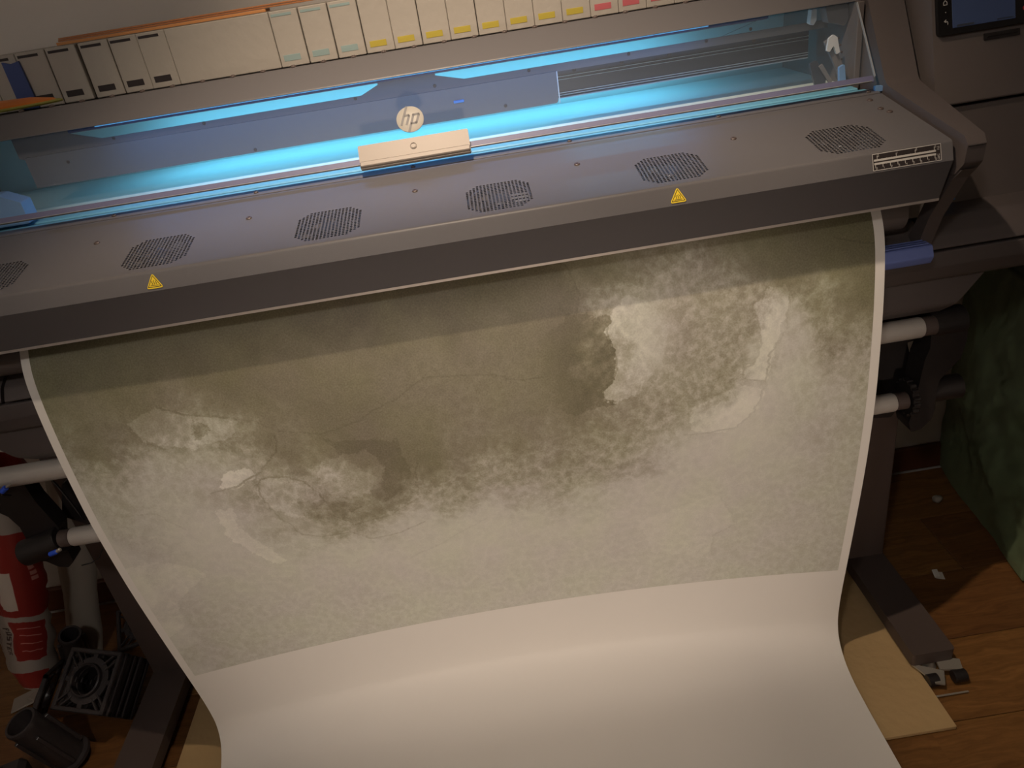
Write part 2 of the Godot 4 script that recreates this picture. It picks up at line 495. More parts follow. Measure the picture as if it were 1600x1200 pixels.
func sheet_grid(x0: float, x1: float, u0: float, u1: float, nx: int, ny: int, off: float, flip: bool) -> MB:
	var b := MB.new()
	var pts := []
	var nrm := []
	var lens := [0.0]
	for j in ny + 1:
		var u := lerpf(u0, u1, float(j) / ny)
		var row := []
		var nr := []
		for i in nx + 1:
			var x := lerpf(x0, x1, float(i) / nx)
			var p := sheet_point(u, x)
			var du := sheet_point(minf(u + 0.02, 24.0), x) - sheet_point(maxf(u - 0.02, 0.0), x)
			var dx := sheet_point(u, x + 0.004) - sheet_point(u, x - 0.004)
			var nn := du.cross(dx).normalized()
			if nn.z + nn.y < 0.0: nn = -nn
			row.append(p + nn * off)
			nr.append(-nn if flip else nn)
		pts.append(row)
		nrm.append(nr)
		if j > 0: lens.append(lens[j - 1] + pts[j][nx / 2].distance_to(pts[j - 1][nx / 2]))
	for j in ny:
		for i in nx:
			var ua := Vector2(float(i) / nx, lens[j] / lens[ny])
			var ub := Vector2(float(i + 1) / nx, lens[j] / lens[ny])
			var uc := Vector2(float(i + 1) / nx, lens[j + 1] / lens[ny])
			var ud := Vector2(float(i) / nx, lens[j + 1] / lens[ny])
			b.tri(pts[j][i], pts[j][i + 1], pts[j + 1][i + 1], nrm[j][i], nrm[j][i + 1], nrm[j + 1][i + 1], ua, ub, uc)
			b.tri(pts[j][i], pts[j + 1][i + 1], pts[j + 1][i], nrm[j][i], nrm[j + 1][i + 1], nrm[j + 1][i], ua, uc, ud)
	return b

func build_print() -> void:
	var t := thing("printed_sheet", "wide sheet of white paper printed with a stained olive and grey marbled pattern", "print", Vector3(-0.07, 0, -1.1))
	var front := sheet_grid(-.757, .617, 0.0, 24.0, 28, 120, 0.0, false)
	var back := sheet_grid(-.757, .617, 0.0, 24.0, 28, 120, -0.0005, true)
	for i in back.v.size():
		front.v.append(back.v[i])
		front.n.append(back.n[i])
		front.uv.append(back.uv[i])
	obj("paper", front, M.paper, t)
	var m := mat(Color.WHITE, 0.55)
	m.albedo_texture = ImageTexture.create_from_image(print_image())
	m.texture_repeat = false
	# print runs from inside the printer to a straight end 28 cm above the floor
	var u_end := 13.0 + 0.345
	obj("printed_image", sheet_grid(-.743, .601, 2.0, u_end, 56, 130, 0.0004, false), m, t)

# ---------------------------------------------------------------- the printer
func lettering(b: MB, strokes: Array, xf: Transform3D, w: float) -> void:
	for s in strokes:
		for k in s.size() - 1:
			var p := Vector2(s[k][0], s[k][1])
			var q := Vector2(s[k + 1][0], s[k + 1][1])
			var d := (q - p).normalized()
			var o := Vector2(-d.y, d.x) * w * 0.5
			var z := Vector3(0, 0, 1)
			var c := [p + o - d * w * .3, q + o + d * w * .3, q - o + d * w * .3, p - o - d * w * .3]
			var r := []
			for e in c: r.append(xf * Vector3(e.x, e.y, 0))
			b.quad(r[0], r[1], r[2], r[3], (xf.basis * z).normalized())

func screw(parent: Node, p: Vector3, up: Vector3, r := 0.0042) -> void:
	if not M.has("screw_mesh"):
		var b := MB.new()
		b.lathe(V([[0.0, .0004], [.0014, .0004], [.0017, .0013], [.0031, .0013], [.0041, .0004], [.0042, -.001]]), Transform3D.IDENTITY, 12)
		M.screw_mesh = b.mesh()
	var o := obj("screw", M.screw_mesh, M.steel_dark, parent)
	var y := up.normalized()
	var x := y.cross(Vector3(0, 0, 1)).normalized()
	o.transform = Transform3D(Basis(x, y, x.cross(y)).scaled(Vector3.ONE * r / 0.0042), p - origin(parent))

func build_printer() -> void:
	var L := -1.0
	var R := 0.68
	var t := thing("large_format_printer", "wide dark grey large-format printer with a glass window lit blue inside", "printer", Vector3(-0.07, 0, -1.4))
	# --- front cover with six visible fan grilles
	var A := Vector2(1.075, 1.149)
	var B := Vector2(1.283, 1.185)
	var sl := (B - A).normalized()
	var nn := Vector2(-sl.y, sl.x)
	var w0 := 0.012
	var w1 := 0.110
	var a0 := A + sl * w0
	var a1 := A + sl * w1
	var body := MB.new()
	var prof := [B, a1, a1 - nn * .016, a0 - nn * .016, a0]
	prof += rnd([A - sl * -.012, A, Vector2(1.066, 1.122)], [0, .007, 0], 6).slice(0, 8)
	prof += [Vector2(1.066, 1.122), Vector2(1.089, 1.0605), Vector2(1.098, 1.0605), Vector2(1.098, 1.088), Vector2(1.27, 1.092), Vector2(1.283, 1.10)]
	var clean := []
	for p in prof:
		if clean.is_empty() or clean[-1].distance_to(p) > 0.0004: clean.append(p)
	body.ext(clean, L, R, "x", 25.0)
	var fans := [-.747, -.490, -.232, .026, .287, .551]
	var xs := L
	for f in fans:
		body.ext([a0, a1, a1 - nn * .016, a0 - nn * .016], xs, f - .05)
		xs = f + .05
	body.ext([a0, a1, a1 - nn * .016, a0 - nn * .016], xs, R)
	var cover := obj("front_cover", body, M.plastic, t)
	var lip := MB.new()
	lip.ext(V([[1.0885, 1.0605], [1.0885, 1.0565], [1.1, 1.0565], [1.1, 1.0605]]), L, R)
	obj("lower_lip", lip, M.lip, t)
	# perforated grille, its plane spanned by x and the slope
	var g := MB.new()
	var pitch := .0055
	var cols := 18
	var rowsn := 17
	for r in rowsn:
		for c in cols:
			var x0 := (c - cols * .5) * pitch
			var z0 := -(r - rowsn * .5) * pitch
			var inx: float = absf(c - cols * .5 + .5) / (cols * .5)
			var inz: float = absf(r - rowsn * .5 + .5) / (rowsn * .5)
			var q := [Vector3(x0, 0, z0), Vector3(x0 + pitch, 0, z0), Vector3(x0 + pitch, 0, z0 - pitch), Vector3(x0, 0, z0 - pitch)]
			if inx + inz > 1.6:
				g.quad(q[0], q[1], q[2], q[3], Vector3.UP)
				continue
			var cen := Vector3(x0 + pitch * .5, 0, z0 - pitch * .5)
			var ring := []
			for k in 8:
				var a := PI / 4 * k + PI * 1.25
				ring.append(cen + Vector3(cos(a), 0, -sin(a)) * .0021)
			for k in 4:
				var c0: Vector3 = q[k]
				var c1: Vector3 = q[(k + 1) % 4]
				var r0: Vector3 = ring[k * 2]
				var r1: Vector3 = ring[k * 2 + 1]
				var r2: Vector3 = ring[(k * 2 + 2) % 8]
				for tr in [[c0, r0, r1], [c0, r1, c1], [c1, r1, r2]]:
					g.tri(tr[0], tr[1], tr[2], Vector3.UP, Vector3.UP, Vector3.UP)
	for e in [[cols * .5 * pitch, .05], [-.05, -cols * .5 * pitch]]:
		g.quad(Vector3(e[0], 0, .049), Vector3(e[1], 0, .049), Vector3(e[1], 0, -.049), Vector3(e[0], 0, -.049), Vector3.UP)
	for e in [[rowsn * .5 * pitch, .049], [-.049, -rowsn * .5 * pitch]]:
		g.quad(Vector3(-cols * .5 * pitch, 0, e[0]), Vector3(cols * .5 * pitch, 0, e[0]), Vector3(cols * .5 * pitch, 0, e[1]), Vector3(-cols * .5 * pitch, 0, e[1]), Vector3.UP)
	var gm := g.mesh()
	var fan := MB.new()
	fan.lathe(V([[.048, -.0145], [.0485, -.004], [.0455, -.004], [.045, -.0145]]), Transform3D.IDENTITY, 28)
	fan.lathe(V([[.017, -.0145], [.017, -.006], [.015, -.004], [0, -.004]]), Transform3D.IDENTITY, 20)
	for k in 7:
		var a := TAU * k / 7
		fan.box(Vector3(cos(a) * .031, -.010, sin(a) * .031), Vector3(.026, .0015, .018), .0005, Basis(Vector3.UP, -a) * Basis(Vector3.RIGHT, .5))
	var fm := fan.mesh()
	var slope := Basis(Vector3.RIGHT, Vector3(0, nn.y, -nn.x), Vector3(0, -sl.y, sl.x))
	var mid2 := (a0 + a1) * .5
	for f in fans:
		for k in 2:
			var o := obj(["vent_grille", "cooling_fan"][k], [gm, fm][k], [M.plastic, M.rail][k], cover)
			o.transform = Transform3D(slope, Vector3(f, mid2.y, -mid2.x) - origin(cover))
	for p in [[-.605, 1.2], [-.364, 1.2], [-.101, 1.2], [.156, 1.2], [.404, 1.2], [.650, 1.262], [.648, 1.222], [.654, 1.205]]:
		var s: float = (p[1] - A.x) / sl.x
		var q := A + sl * s + nn * .0006
		screw(cover, Vector3(p[0], q.y, -q.x), Vector3(0, nn.y, -nn.x), .0048)
	# warning triangles on the bevel
	var bd := (Vector2(1.066, 1.122) - A).normalized()
	var bev := Basis(Vector3.RIGHT, Vector3(0, -bd.y, bd.x), Vector3(0, 0, 1))
	bev.z = bev.x.cross(bev.y)
	for cx in [-.484, .279]:
		var xf := Transform3D(bev, Vector3(cx, 1.1355, -1.0703) + bev.z * .0009)
		var wb := MB.new()
		var tp := rnd(V([[-.0125, -.0105], [.0125, -.0105], [0, .0115]]), .0025, 4)
		var ctr := Vector2(0, -.003)
		for i in tp.size():
			var p: Vector2 = tp[i]
			var q: Vector2 = tp[(i + 1) % tp.size()]
			wb.tri(xf * Vector3(p.x, p.y, 0), xf * Vector3(q.x, q.y, 0), xf * Vector3(ctr.x, ctr.y, 0), bev.z, bev.z, bev.z)
			wb.quad(xf * Vector3(p.x, p.y, 0), xf * Vector3(q.x, q.y, 0), xf * Vector3(q.x, q.y, -.0008), xf * Vector3(p.x, p.y, -.0008), bev * Vector3(p.x, p.y, 0).normalized())
		var sgn := obj("warning_sign", wb, M.yellow, cover)
		sgn.set_meta("label", "yellow hot-surface warning triangle")
		var ib := MB.new()
		var ix := Transform3D(bev, xf.origin + bev.z * .0003)
		lettering(ib, [[[-.0093, -.0082], [.0093, -.0082], [0, .0078], [-.0093, -.0082]]], ix, .0008)
		for k in [-1, 0, 1]:
			lettering(ib, [[[k * .0028 - .0002, -.0048], [k * .0028 + .0008, -.003], [k * .0028 - .0006, -.001], [k * .0028 + .0004, .0012 - absf(k) * .0012]]], ix, .0007)
		lettering(ib, [[[-.0055, -.0062], [.0055, -.0062]]], ix, .0007)
		obj("warning_symbol", ib, M.ink_black, cover)
	# printed inch / centimetre scale at the right end of the bevel
	var rl := MB.new()
	var rx := Transform3D(bev, Vector3(.6125, 1.1358, -1.0703) + bev.z * .0006)
	lettering(rl, [[[-.0495, -.0115], [.0495, -.0115], [.0495, .0115], [-.0495, .0115], [-.0495, -.0115]]], rx, .0009)
	lettering(rl, [[[-.047, .0026], [.0415, .0026]], [[-.047, -.0022], [.0415, -.0022]]], rx, .0028)
	var lp := MB.new()
	lp.box(Vector3(0, 0, -.0004), Vector3(.1, .024, .0006), .0002)
	for i in lp.v.size():
		lp.v[i] = rx * lp.v[i]
		lp.n[i] = bev * lp.n[i]
	obj("scale_backing", lp, M.ink_black, cover)
	for k in 13:
		lettering(rl, [[[-.043 + k * .00693, .0022], [-.043 + k * .00693, .0085 if k % 4 == 0 else .0042]]], rx, .0007)
	for k in 17:
		lettering(rl, [[[-.046 + k * .00541, -.0018], [-.046 + k * .00541, -.0075 if k % 2 == 0 else -.0037]]], rx, .0008)
	var dg := {"0": [[-1, -1], [1, -1], [1, 1], [-1, 1], [-1, -1]], "1": [[0, -1], [0, 1]], "2": [[-1, 1], [1, 1], [1, 0], [-1, 0], [-1, -1], [1, -1]], "3": [[-1, 1], [1, 1], [1, 0], [-1, 0], [1, 0], [1, -1], [-1, -1]], "4": [[-1, 1], [-1, 0], [1, 0], [1, 1], [1, -1]], "5": [[1, 1], [-1, 1], [-1, 0], [1, 0], [1, -1], [-1, -1]], "6": [[1, 1], [-1, 1], [-1, -1], [1, -1], [1, 0], [-1, 0]], "7": [[-1, 1], [1, 1], [0, -1]], "8": [[-1, 0], [-1, 1], [1, 1], [1, -1], [-1, -1], [-1, 0], [1, 0]]}
	for k in 4:
		lettering(rl, [dg[str(k)].map(func(p): return [-.0415 + k * .0277 + p[0] * .0009, .0088 + p[1] * .0014])], rx, .0004)
	for k in 9:
		lettering(rl, [dg[str(k)].map(func(p): return [-.0445 + k * .01082 + p[0] * .0009, -.0088 + p[1] * .0013])], rx, .0004)
	# "in" and "cm" at the right, turned
	lettering(rl, [[[.0445, .004], [.0470, .004]], [[.0445, .0058], [.0470, .0058], [.0470, .0082], [.0445, .0082]]], rx, .0006)
	lettering(rl, [[[.0447, -.0022], [.0447, -.0048], [.0470, -.0048], [.0470, -.0022]], [[.0447, -.0096], [.0470, -.0096], [.0470, -.0062], [.0447, -.0062]], [[.0447, -.0079], [.0470, -.0079]]], rx, .0006)
	obj("scale_label", rl, M.mark, cover).set_meta("label", "white inch and centimetre scale")
	# --- strip behind the cover
	var st := MB.new()
	st.ext(rnd(V([[1.287, 1.186], [1.309, 1.189], [1.309, 1.10], [1.287, 1.10]]), [.001, .001, 0, 0]), L, R)
	var strip := obj("rear_strip", st, M.plastic, t)
	for x in [-.608, -.369, -.104, .16, .411, .664]: screw(strip, Vector3(x, 1.1884, -1.2965), Vector3(0, 1, .13), .0042)
	# --- interior
	var IL := -1.0
	var IR := .676
	obj("platen_front_edge", bx(Vector3((IL + IR) / 2, 1.170, -1.323), Vector3(IR - IL, .032, .022), .001), M.led_tinted_ledge, t)
	obj("platen_groove", bx(Vector3((IL + IR) / 2, 1.160, -1.3445), Vector3(IR - IL, .03, .019), .001), M.groove, t)
	obj("platen_led_tint_strip", bx(Vector3((IL + IR) / 2, 1.168, -1.369), Vector3(IR - IL, .034, .029), .002), M.led_tinted_ledge, t)
	obj("platen", bx(Vector3((IL + IR) / 2, 1.168, -1.535), Vector3(IR - IL, .034, .301), .002), M.platen, t)
	obj("interior_back", bx(Vector3((IL + IR) / 2, 1.25, -1.695), Vector3(IR - IL, .14, .012), .001), M.platen, t)
	for x in [IL - .006, IR + .003]:
		obj("interior_side", bx(Vector3(x, 1.25, -1.53), Vector3(.01, .14, .32), .001), M.cabinet, t)
	# plate with the two long cut-outs
	var up := MB.new()
	up.ext(V([[-.803, 1.318], [-.803, 1.279], [-.79, 1.274], [-.783, 1.274], [-.783, 1.278], [.66, 1.278], [.66, 1.2912], [.468, 1.2912], [.004, 1.2912], [-.046, 1.3045], [-.149, 1.3045], [-.182, 1.2912], [-.650, 1.2912], [-.702, 1.3075], [-.149, 1.3075], [-.136, 1.318]]), 1.452, 1.455, "z")
	up.ext(V([[-.136, 1.318], [-.149, 1.3075], [-.149, 1.3045], [-.046, 1.3045], [-.046, 1.3075], [-.04, 1.318]]), 1.452, 1.455, "z")
	up.ext(V([[-.046, 1.3045], [-.046, 1.3075], [.531, 1.3075], [.468, 1.2912], [.66, 1.2912], [.66, 1.318], [-.04, 1.318]]), 1.4525, 1.4555, "z")
	var upl := obj("upper_rail_plate", up, M.plate, t)
	for p in [[-.629, 1.2885], [-.466, 1.2885], [-.193, 1.2885], [-.05, 1.288], [.12, 1.288], [.30, 1.288], [.44, 1.288], [.52, 1.296]]:
		screw(upl, Vector3(p[0], p[1], -1.4515), Vector3(0, .01, 1), .003)
	var seal := MB.new()
	seal.ext(V([[1.447, 1.3085], [1.447, 1.3185], [1.451, 1.3185], [1.451, 1.3085]]), -.70, .55)
	obj("dark_seal", seal, M.groove, t)
	# the broad carriage cover behind the glass
	var cp := MB.new()
	cp.ext(rnd(V([[-.792, 1.226], [.166, 1.226], [.169, 1.2795], [-.792, 1.2795]]), [.001, .006, .002, .001]), 1.447, 1.452, "z")
	var car := obj("carriage_cover", cp, M.plate, t)
	obj("edge_trim", bx(Vector3(.1685, 1.2525, -1.4475), Vector3(.002, .054, .003), .0005), M.rail_line, car)
	for p in [[-.39, 1.231], [-.72, 1.262], [.07, 1.236]]: screw(car, Vector3(p[0], p[1], -1.4462), Vector3(0, .01, 1), .003)
	obj("carriage_tab", bx(Vector3(-.012, 1.256, -1.4465), Vector3(.019, .005, .003), .001), M.sticker, car)
	# rails to the right of the carriage
	var rb := MB.new()
	rb.ext(V([[1.52, 1.222], [1.52, 1.274], [1.53, 1.274], [1.53, 1.222]]), .1715, .655)
	var rail := obj("slide_rail", rb, M.rail, t)
	for q in [[1.2225, .002], [1.2275, .0012], [1.2315, .0012], [1.255, .0009], [1.2605, .0009], [1.274, .0009]]:
		obj("rail_line", bx(Vector3(.413, q[0], -1.5185), Vector3(.483, q[1], .003), .0003), M.rail_line, rail)
	for x in [.21, .30, .39, .55]:
		screw(rail, Vector3(x, 1.268, -1.5185), Vector3(0, .01, 1), .0035)
	# linkage at the right end
	var link := func(called: String, pts: Array, f0: float, f1: float, m: Material, rad := .003) -> MeshInstance3D:
		var b := MB.new()
		b.ext(rnd(V(pts), rad), f0, f1, "z")
		return obj(called, b, m, t)
	link.call("linkage_arm", [[.630, 1.262], [.642, 1.268], [.668, 1.214], [.676, 1.186], [.664, 1.183], [.655, 1.212]], 1.395, 1.402, M.plate)
	link.call("linkage_cap", [[.631, 1.248], [.634, 1.268], [.642, 1.273], [.649, 1.268], [.655, 1.243], [.649, 1.240], [.643, 1.256], [.637, 1.246]], 1.388, 1.393, M.white_plastic, .002)
	link.call("linkage_strut", [[.650, 1.215], [.656, 1.220], [.668, 1.186], [.661, 1.180]], 1.384, 1.388, M.plate, .001)
	link.call("linkage_strut", [[.626, 1.222], [.632, 1.226], [.652, 1.194], [.647, 1.190]], 1.404, 1.408, M.plate, .001)
	link.call("linkage_post", [[.650, 1.22], [.659, 1.224], [.667, 1.170], [.653, 1.170]], 1.376, 1.383, M.end_block_led_tint, .002)
	link.call("linkage_bracket", [[.612, 1.228], [.624, 1.232], [.642, 1.198], [.642, 1.176], [.628, 1.176], [.62, 1.2]], 1.41, 1.416, M.rail, .002)
	link.call("linkage_bracket", [[.632, 1.318], [.672, 1.318], [.675, 1.292], [.668, 1.281], [.655, 1.288], [.640, 1.290]], 1.405, 1.43, M.plate, .006)
	link.call("linkage_bracket", [[.618, 1.314], [.627, 1.314], [.627, 1.296], [.622, 1.288], [.616, 1.292]], 1.425, 1.44, M.white_plastic, .002)
	for p in [[.665, 1.262], [.669, 1.250], [.672, 1.238], [.674, 1.226]]:
		screw(car, Vector3(p[0], p[1], -1.4185), Vector3(0, .01, 1), .002)
	link.call("latch_clip", [[.676, 1.186], [.700, 1.186], [.700, 1.193], [.676, 1.195]], 1.296, 1.304, M.end_block_led_tint, .001)
	# white end block at the left, blue LED light put into its colour
	var wb2 := MB.new()
	wb2.ext(rnd(V([[-.96, 1.19], [-.768, 1.19], [-.768, 1.226], [-.80, 1.242], [-.96, 1.252]]), [0, .002, .004, .004, 0]), 1.335, 1.37, "z")
	obj("end_block_led_tint", wb2, M.end_block_led_tint, t)
	# LED strip under the beam
	var led := mat(Color(.55, .8, 1.0), 0.4)
	led.emission_enabled = true
	led.emission = Color(.35, .72, 1.0)
	led.emission_energy_multiplier = 0.5
	for f in [1.393, 1.60]:
		obj("led_strip_light", bx(Vector3(-.10, 1.3187, -f), Vector3(1.05, .0014, .012), .001), led, t)
	# --- glass window with its dark lower band, handle and emblem
	var g0 := Vector2(1.292, 1.203)
	var g1 := Vector2(1.376, 1.3175)
	var gd := (g1 - g0).normalized()
	var gn := Vector2(-gd.y, gd.x)
	var gl := (g1 - g0).length()
	# plane of the glass: x, gd up, gn towards the viewer
	var gbs := Basis(Vector3.RIGHT, Vector3(0, gd.y, -gd.x), Vector3(0, gn.y, -gn.x))
	var gxf := Transform3D(gbs, Vector3(0, g0.y, -g0.x))
	var gb := MB.new()
	var gp := rnd(V([[-1.0, 0], [.672, 0], [.672, gl], [-1.0, gl]]), [0, .008, .0, 0])
	gb.ext(gp, 0.0, .004, "z")
	for i in gb.v.size():
		gb.v[i] = gxf * (gb.v[i] + Vector3(0, 0, .004))
		gb.n[i] = gbs * gb.n[i]
	var glass := obj("window_glass", gb, M.glass, t)
	var on_glass := func(b: MB) -> void:
		for i in b.v.size():
			b.v[i] = gxf * b.v[i]
			b.n[i] = gbs * b.n[i]
	var band := bx(Vector3(-.164, .0065, -.0015), Vector3(1.67, .0115, .002), .0004)
	on_glass.call(band)
	obj("lower_band", band, M.seal, glass)
	var ge := bx(Vector3(.6725, gl * .5 + .004, .002), Vector3(.0014, gl - .008, .005), .0003)
	ge.box(Vector3(-.164, .0004, .002), Vector3(1.66, .0012, .005), .0003)
	on_glass.call(ge)
	obj("glass_edge", ge, M.glass_edge, glass)
	var hb := MB.new()
	hb.ext(rnd(V([[-.187, -.011], [-.004, -.011], [-.004, .029], [-.187, .029]]), .003), -.004, -.012, "z")
	hb.box(Vector3(-.0955, -.0045, .0135), Vector3(.182, .009, .006), .0015)
	on_glass.call(hb)
	var handle := obj("window_handle", hb, M.alu_brushed, t)
	handle.set_meta("label", "flat brushed metal window handle")
	var kb := MB.new()
	kb.lathe(V([[0, .0012], [.0034, .0012], [.0036, .0003], [.0044, .0003], [.0046, .0014], [.0054, .0012], [.0056, 0]]), Transform3D(Basis(Vector3.RIGHT, PI / 2), Vector3(-.096, .0145, .012)), 20)
	on_glass.call(kb)
	obj("handle_button", kb, M.alu_brushed, handle)
	var eb := MB.new()
	var ec := Vector3(-.0955, .0645, .0042)
	eb.lathe(V([[0, .0014], [.0218, .0014], [.0228, .0008], [.0228, 0]]), Transform3D(Basis(Vector3.RIGHT, PI / 2), ec), 48)
	on_glass.call(eb)
	var emb := obj("round_emblem", eb, M.emblem, t)
	emb.set_meta("label", "round pale maker's emblem with slanted letters")
	var hp := MB.new()
	var es := .0228 / 165.0
	var est := [[[-25, 156], [-111, -60]], [[-58, 50], [-12, 50], [-6, 42], [-48, -60]], [[47, 50], [-30, -156]], [[42, 50], [108, 50], [113, 42], [72, -52], [64, -58], [8, -58]]]
	var sc := []
	for s in est:
		sc.append(s.map(func(p): return [p[0] * es, p[1] * es]))
	lettering(hp, sc, Transform3D(Basis.IDENTITY, ec + Vector3(0, 0, .0017)), 27 * es)
	on_glass.call(hp)
	obj("emblem_lettering", hp, M.emblem_ink, emb)
	# --- upper beam with its row of screws
	var bb := MB.new()
	bb.ext(rnd(V([[1.380, 1.3195], [1.433, 1.356], [1.444, 1.354], [1.456, 1.348], [1.72, 1.348], [1.72, 1.3195]]), [.002, .006, .004, .003, 0, 0]), L - .04, .684)
	var beam := obj("upper_beam", bb, M.plastic, t)
	for k in 28:
		screw(beam, Vector3(-.914 + k * .0526, 1.3575, -1.4365), Vector3(0, 1, .15), .0048)
	# --- right end cap
	var cb := MB.new()
	var capp := rnd(V([[1.70, 1.405], [1.425, 1.405], [1.287, 1.197], [1.06, 1.156], [1.05, 1.145], [1.053, 1.118], [1.072, 1.098], [1.13, 1.088], [1.70, 1.088]]), [0, .03, .03, .006, .004, .008, .01, .02, 0], 5)
	cb.ext(capp, .688, .75)
	for i in cb.v.size():
		if cb.v[i].x > .7: cb.v[i].x = lerpf(.715, .75, clampf((-cb.v[i].z - 1.05) / .3, 0, 1))
	var cap := obj("end_cap", cb, M.plastic_dark, t)
	var sm := MB.new()
	sm.ext(V([[1.0515, 1.1425], [1.0515, 1.1435], [1.0495, 1.1435], [1.0495, 1.1425]]), .689, .7145)
	obj("cap_seam", sm, M.void, cap)
	var br := MB.new()
	br.ext(rnd(V([[1.058, 1.108], [1.077, 1.09], [1.124, 1.018], [1.150, .955], [1.185, .955], [1.155, 1.01], [1.115, 1.09]]), [0, .01, .01, 0, 0, .01, 0]), .690, .713)
	obj("cap_brace", br, M.plastic_dark, t)
	var ib2 := MB.new()
	ib2.ext(V([[1.205, 1.085], [1.205, .99], [1.212, .99], [1.212, 1.085]]), .630, .752)
	obj("inner_side_plate", ib2, M.emblem, t)
	obj("inner_wedge", bx(Vector3(.694, 1.045, -1.198), Vector3(.02, .05, .012), .004, Basis(Vector3.BACK, .5)), M.plate, t)
	var lc := MB.new()
	lc.ext(capp, L - .10, L - .042)
	obj("end_cap", lc, M.plastic_dark, t)
	# --- roller under the cover
	var ro := MB.new()
	ro.cyl(Vector3(-.95, 1.020, -1.172), Vector3(.668, 1.020, -1.172), .030, 32)
	obj("paper_roller", ro, M.cabinet, t)
	# --- control cabinet at the right
	var cab := MB.new()
	cab.ext(rnd(V([[1.25, 1.154], [1.325, 1.41], [1.345, 1.425], [1.70, 1.425], [1.70, 1.154]]), [.004, .02, .02, 0, 0]), .755, 1.40)
	obj("cabinet_door", cab, M.cabinet, t)
	var cab2 := MB.new()
	cab2.ext(V([[1.258, 1.1485], [1.258, .93], [1.70, .93], [1.70, 1.1485]]), .755, 1.40)
	var low := obj("cabinet_body", cab2, M.cabinet, t)
	obj("door_gap", bx(Vector3(1.077, 1.1512, -1.48), Vector3(.64, .006, .42), .001), M.void, t)
	# touch screen unit, tilted with the door
	var dv := (Vector2(1.325, 1.41) - Vector2(1.25, 1.154)).normalized()
	var dbs := Basis(Vector3.RIGHT, Vector3(0, dv.y, -dv.x), Vector3(0, dv.x, dv.y))
	var sxf := Transform3D(dbs, Vector3(.845, 1.30, -(1.25 + (1.30 - 1.154) * dv.x / dv.y)))
	var on_door := func(b: MB) -> void:
		for i in b.v.size():
			b.v[i] = sxf * b.v[i]
			b.n[i] = dbs * b.n[i]
	var pb := MB.new()
	pb.ext(rnd(V([[-.085, -.044], [.135, -.044], [.135, .07], [-.085, .07]]), .007), -.008, .004, "z")
	on_door.call(pb)
	var pan := obj("control_panel", pb, M.panel_black, t)
	pan.set_meta("label", "glossy black touch panel")
	var scr := mat(rgb(66, 80, 112), 0.2)
	scr.emission_enabled = true
	scr.emission = Color(.24, .30, .44)
	scr.emission_energy_multiplier = 0.06
	var sb := MB.new()
	sb.box(Vector3(-.012, -.002, .0084), Vector3(.101, .066, .001), .0003)
	on_door.call(sb)
	obj("touch_screen", sb, scr, pan)
	var tb := MB.new()
	tb.box(Vector3(-.012, .036, .0084), Vector3(.101, .010, .001), .0003)
	on_door.call(tb)
	obj("screen_bar", tb, M.rail, pan)
	tb = MB.new()
	tb.box(Vector3(-.042, -.0325, .0090), Vector3(.028, .003, .0006), .0002)
	on_door.call(tb)
	obj("screen_key", tb, M.rail, pan)
	tb = MB.new()
	tb.box(Vector3(.022, -.0325, .0090), Vector3(.026, .0015, .0006), .0002)
	on_door.call(tb)
	obj("screen_key", tb, M.rail, pan)
	var ic := MB.new()
	var ixf := Transform3D(Basis.IDENTITY, Vector3(-.073, .004, .0083))
	lettering(ic, [[[-.0028, -.003], [-.0028, .0008], [0, .0036], [.0028, .0008], [.0028, -.003], [-.0028, -.003]]], ixf, .001)
	lettering(ic, [[[-.0028, -.0275], [.0005, -.0250]], [[-.0028, -.0275], [.0008, -.0290]], [[-.0024, -.0275], [.002, -.0275], [.0032, -.0295], [.0028, -.0322]]], ixf, .001)
	lettering(ic, [[[-.0003, -.0140], [.0004, -.0140]]], ixf, .0012)
	on_door.call(ic)
	obj("button_symbol", ic, M.mark, pan)
	var rd := MB.new()
	rd.lathe(V([[0, .0006], [.0033, .0006], [.0035, 0]]), Transform3D(Basis(Vector3.RIGHT, PI / 2), Vector3(.054, -.022, .0081)), 20)
	on_door.call(rd)
	obj("red_button", rd, M.red_dot, pan)
	var sl2 := MB.new()
	sl2.ext(V([[-.008, -.060], [.050, -.060], [.050, -.050], [-.008, -.050]]), -.0025, .001, "z")
	sl2.box(Vector3(.021, -.055, .003), Vector3(.05, .002, .002), .0004)
	on_door.call(sl2)
	obj("card_slot", sl2, M.black, t)
	var es2 := bx(Vector3(.797, 1.012, -1.2575), Vector3(.034, .042, .001), .0003)
	var stk := obj("blue_sticker", es2, M.sticker, low)
	stk.set_meta("label", "small blue square sticker")
	var esl := MB.new()
	lettering(esl, [[[.001, .001], [.010, .012], [.015, .001], [.003, .009], [.014, .009]], [[-.003, -.006], [.014, -.004]], [[-.002, -.013], [.002, -.010], [.005, -.014], [.009, -.010], [.014, -.013]]], Transform3D(Basis.IDENTITY, Vector3(.797, 1.012, -1.2568)), .0014)
	obj("sticker_mark", esl, M.sticker_light, low)
	# --- paper loading covers below
	var lid := rnd(V([[1.30, .987], [1.205, .985], [1.170, .968], [1.152, .9465], [1.30, .9465]]), [0, .02, .02, .004, 0], 5)
	for e in [[-1.15, -.838, "loading_lid"], [-.832, .712, "loading_lid"], [.717, 1.42, "loading_lid"]]:
		var lb := MB.new()
		lb.ext(lid, e[0], e[1])
		obj(e[2], lb, M.plastic_dark, t)
	var lb2 := MB.new()
	lb2.ext(rnd(V([[1.156, .942], [1.1565, .915], [1.168, .886], [1.20, .876], [1.30, .876], [1.30, .942]]), [.003, .02, .02, .02, 0, 0], 5), -1.15, 1.42)
	obj("loading_cover", lb2, M.plastic_dark, t)
	var tr := MB.new()
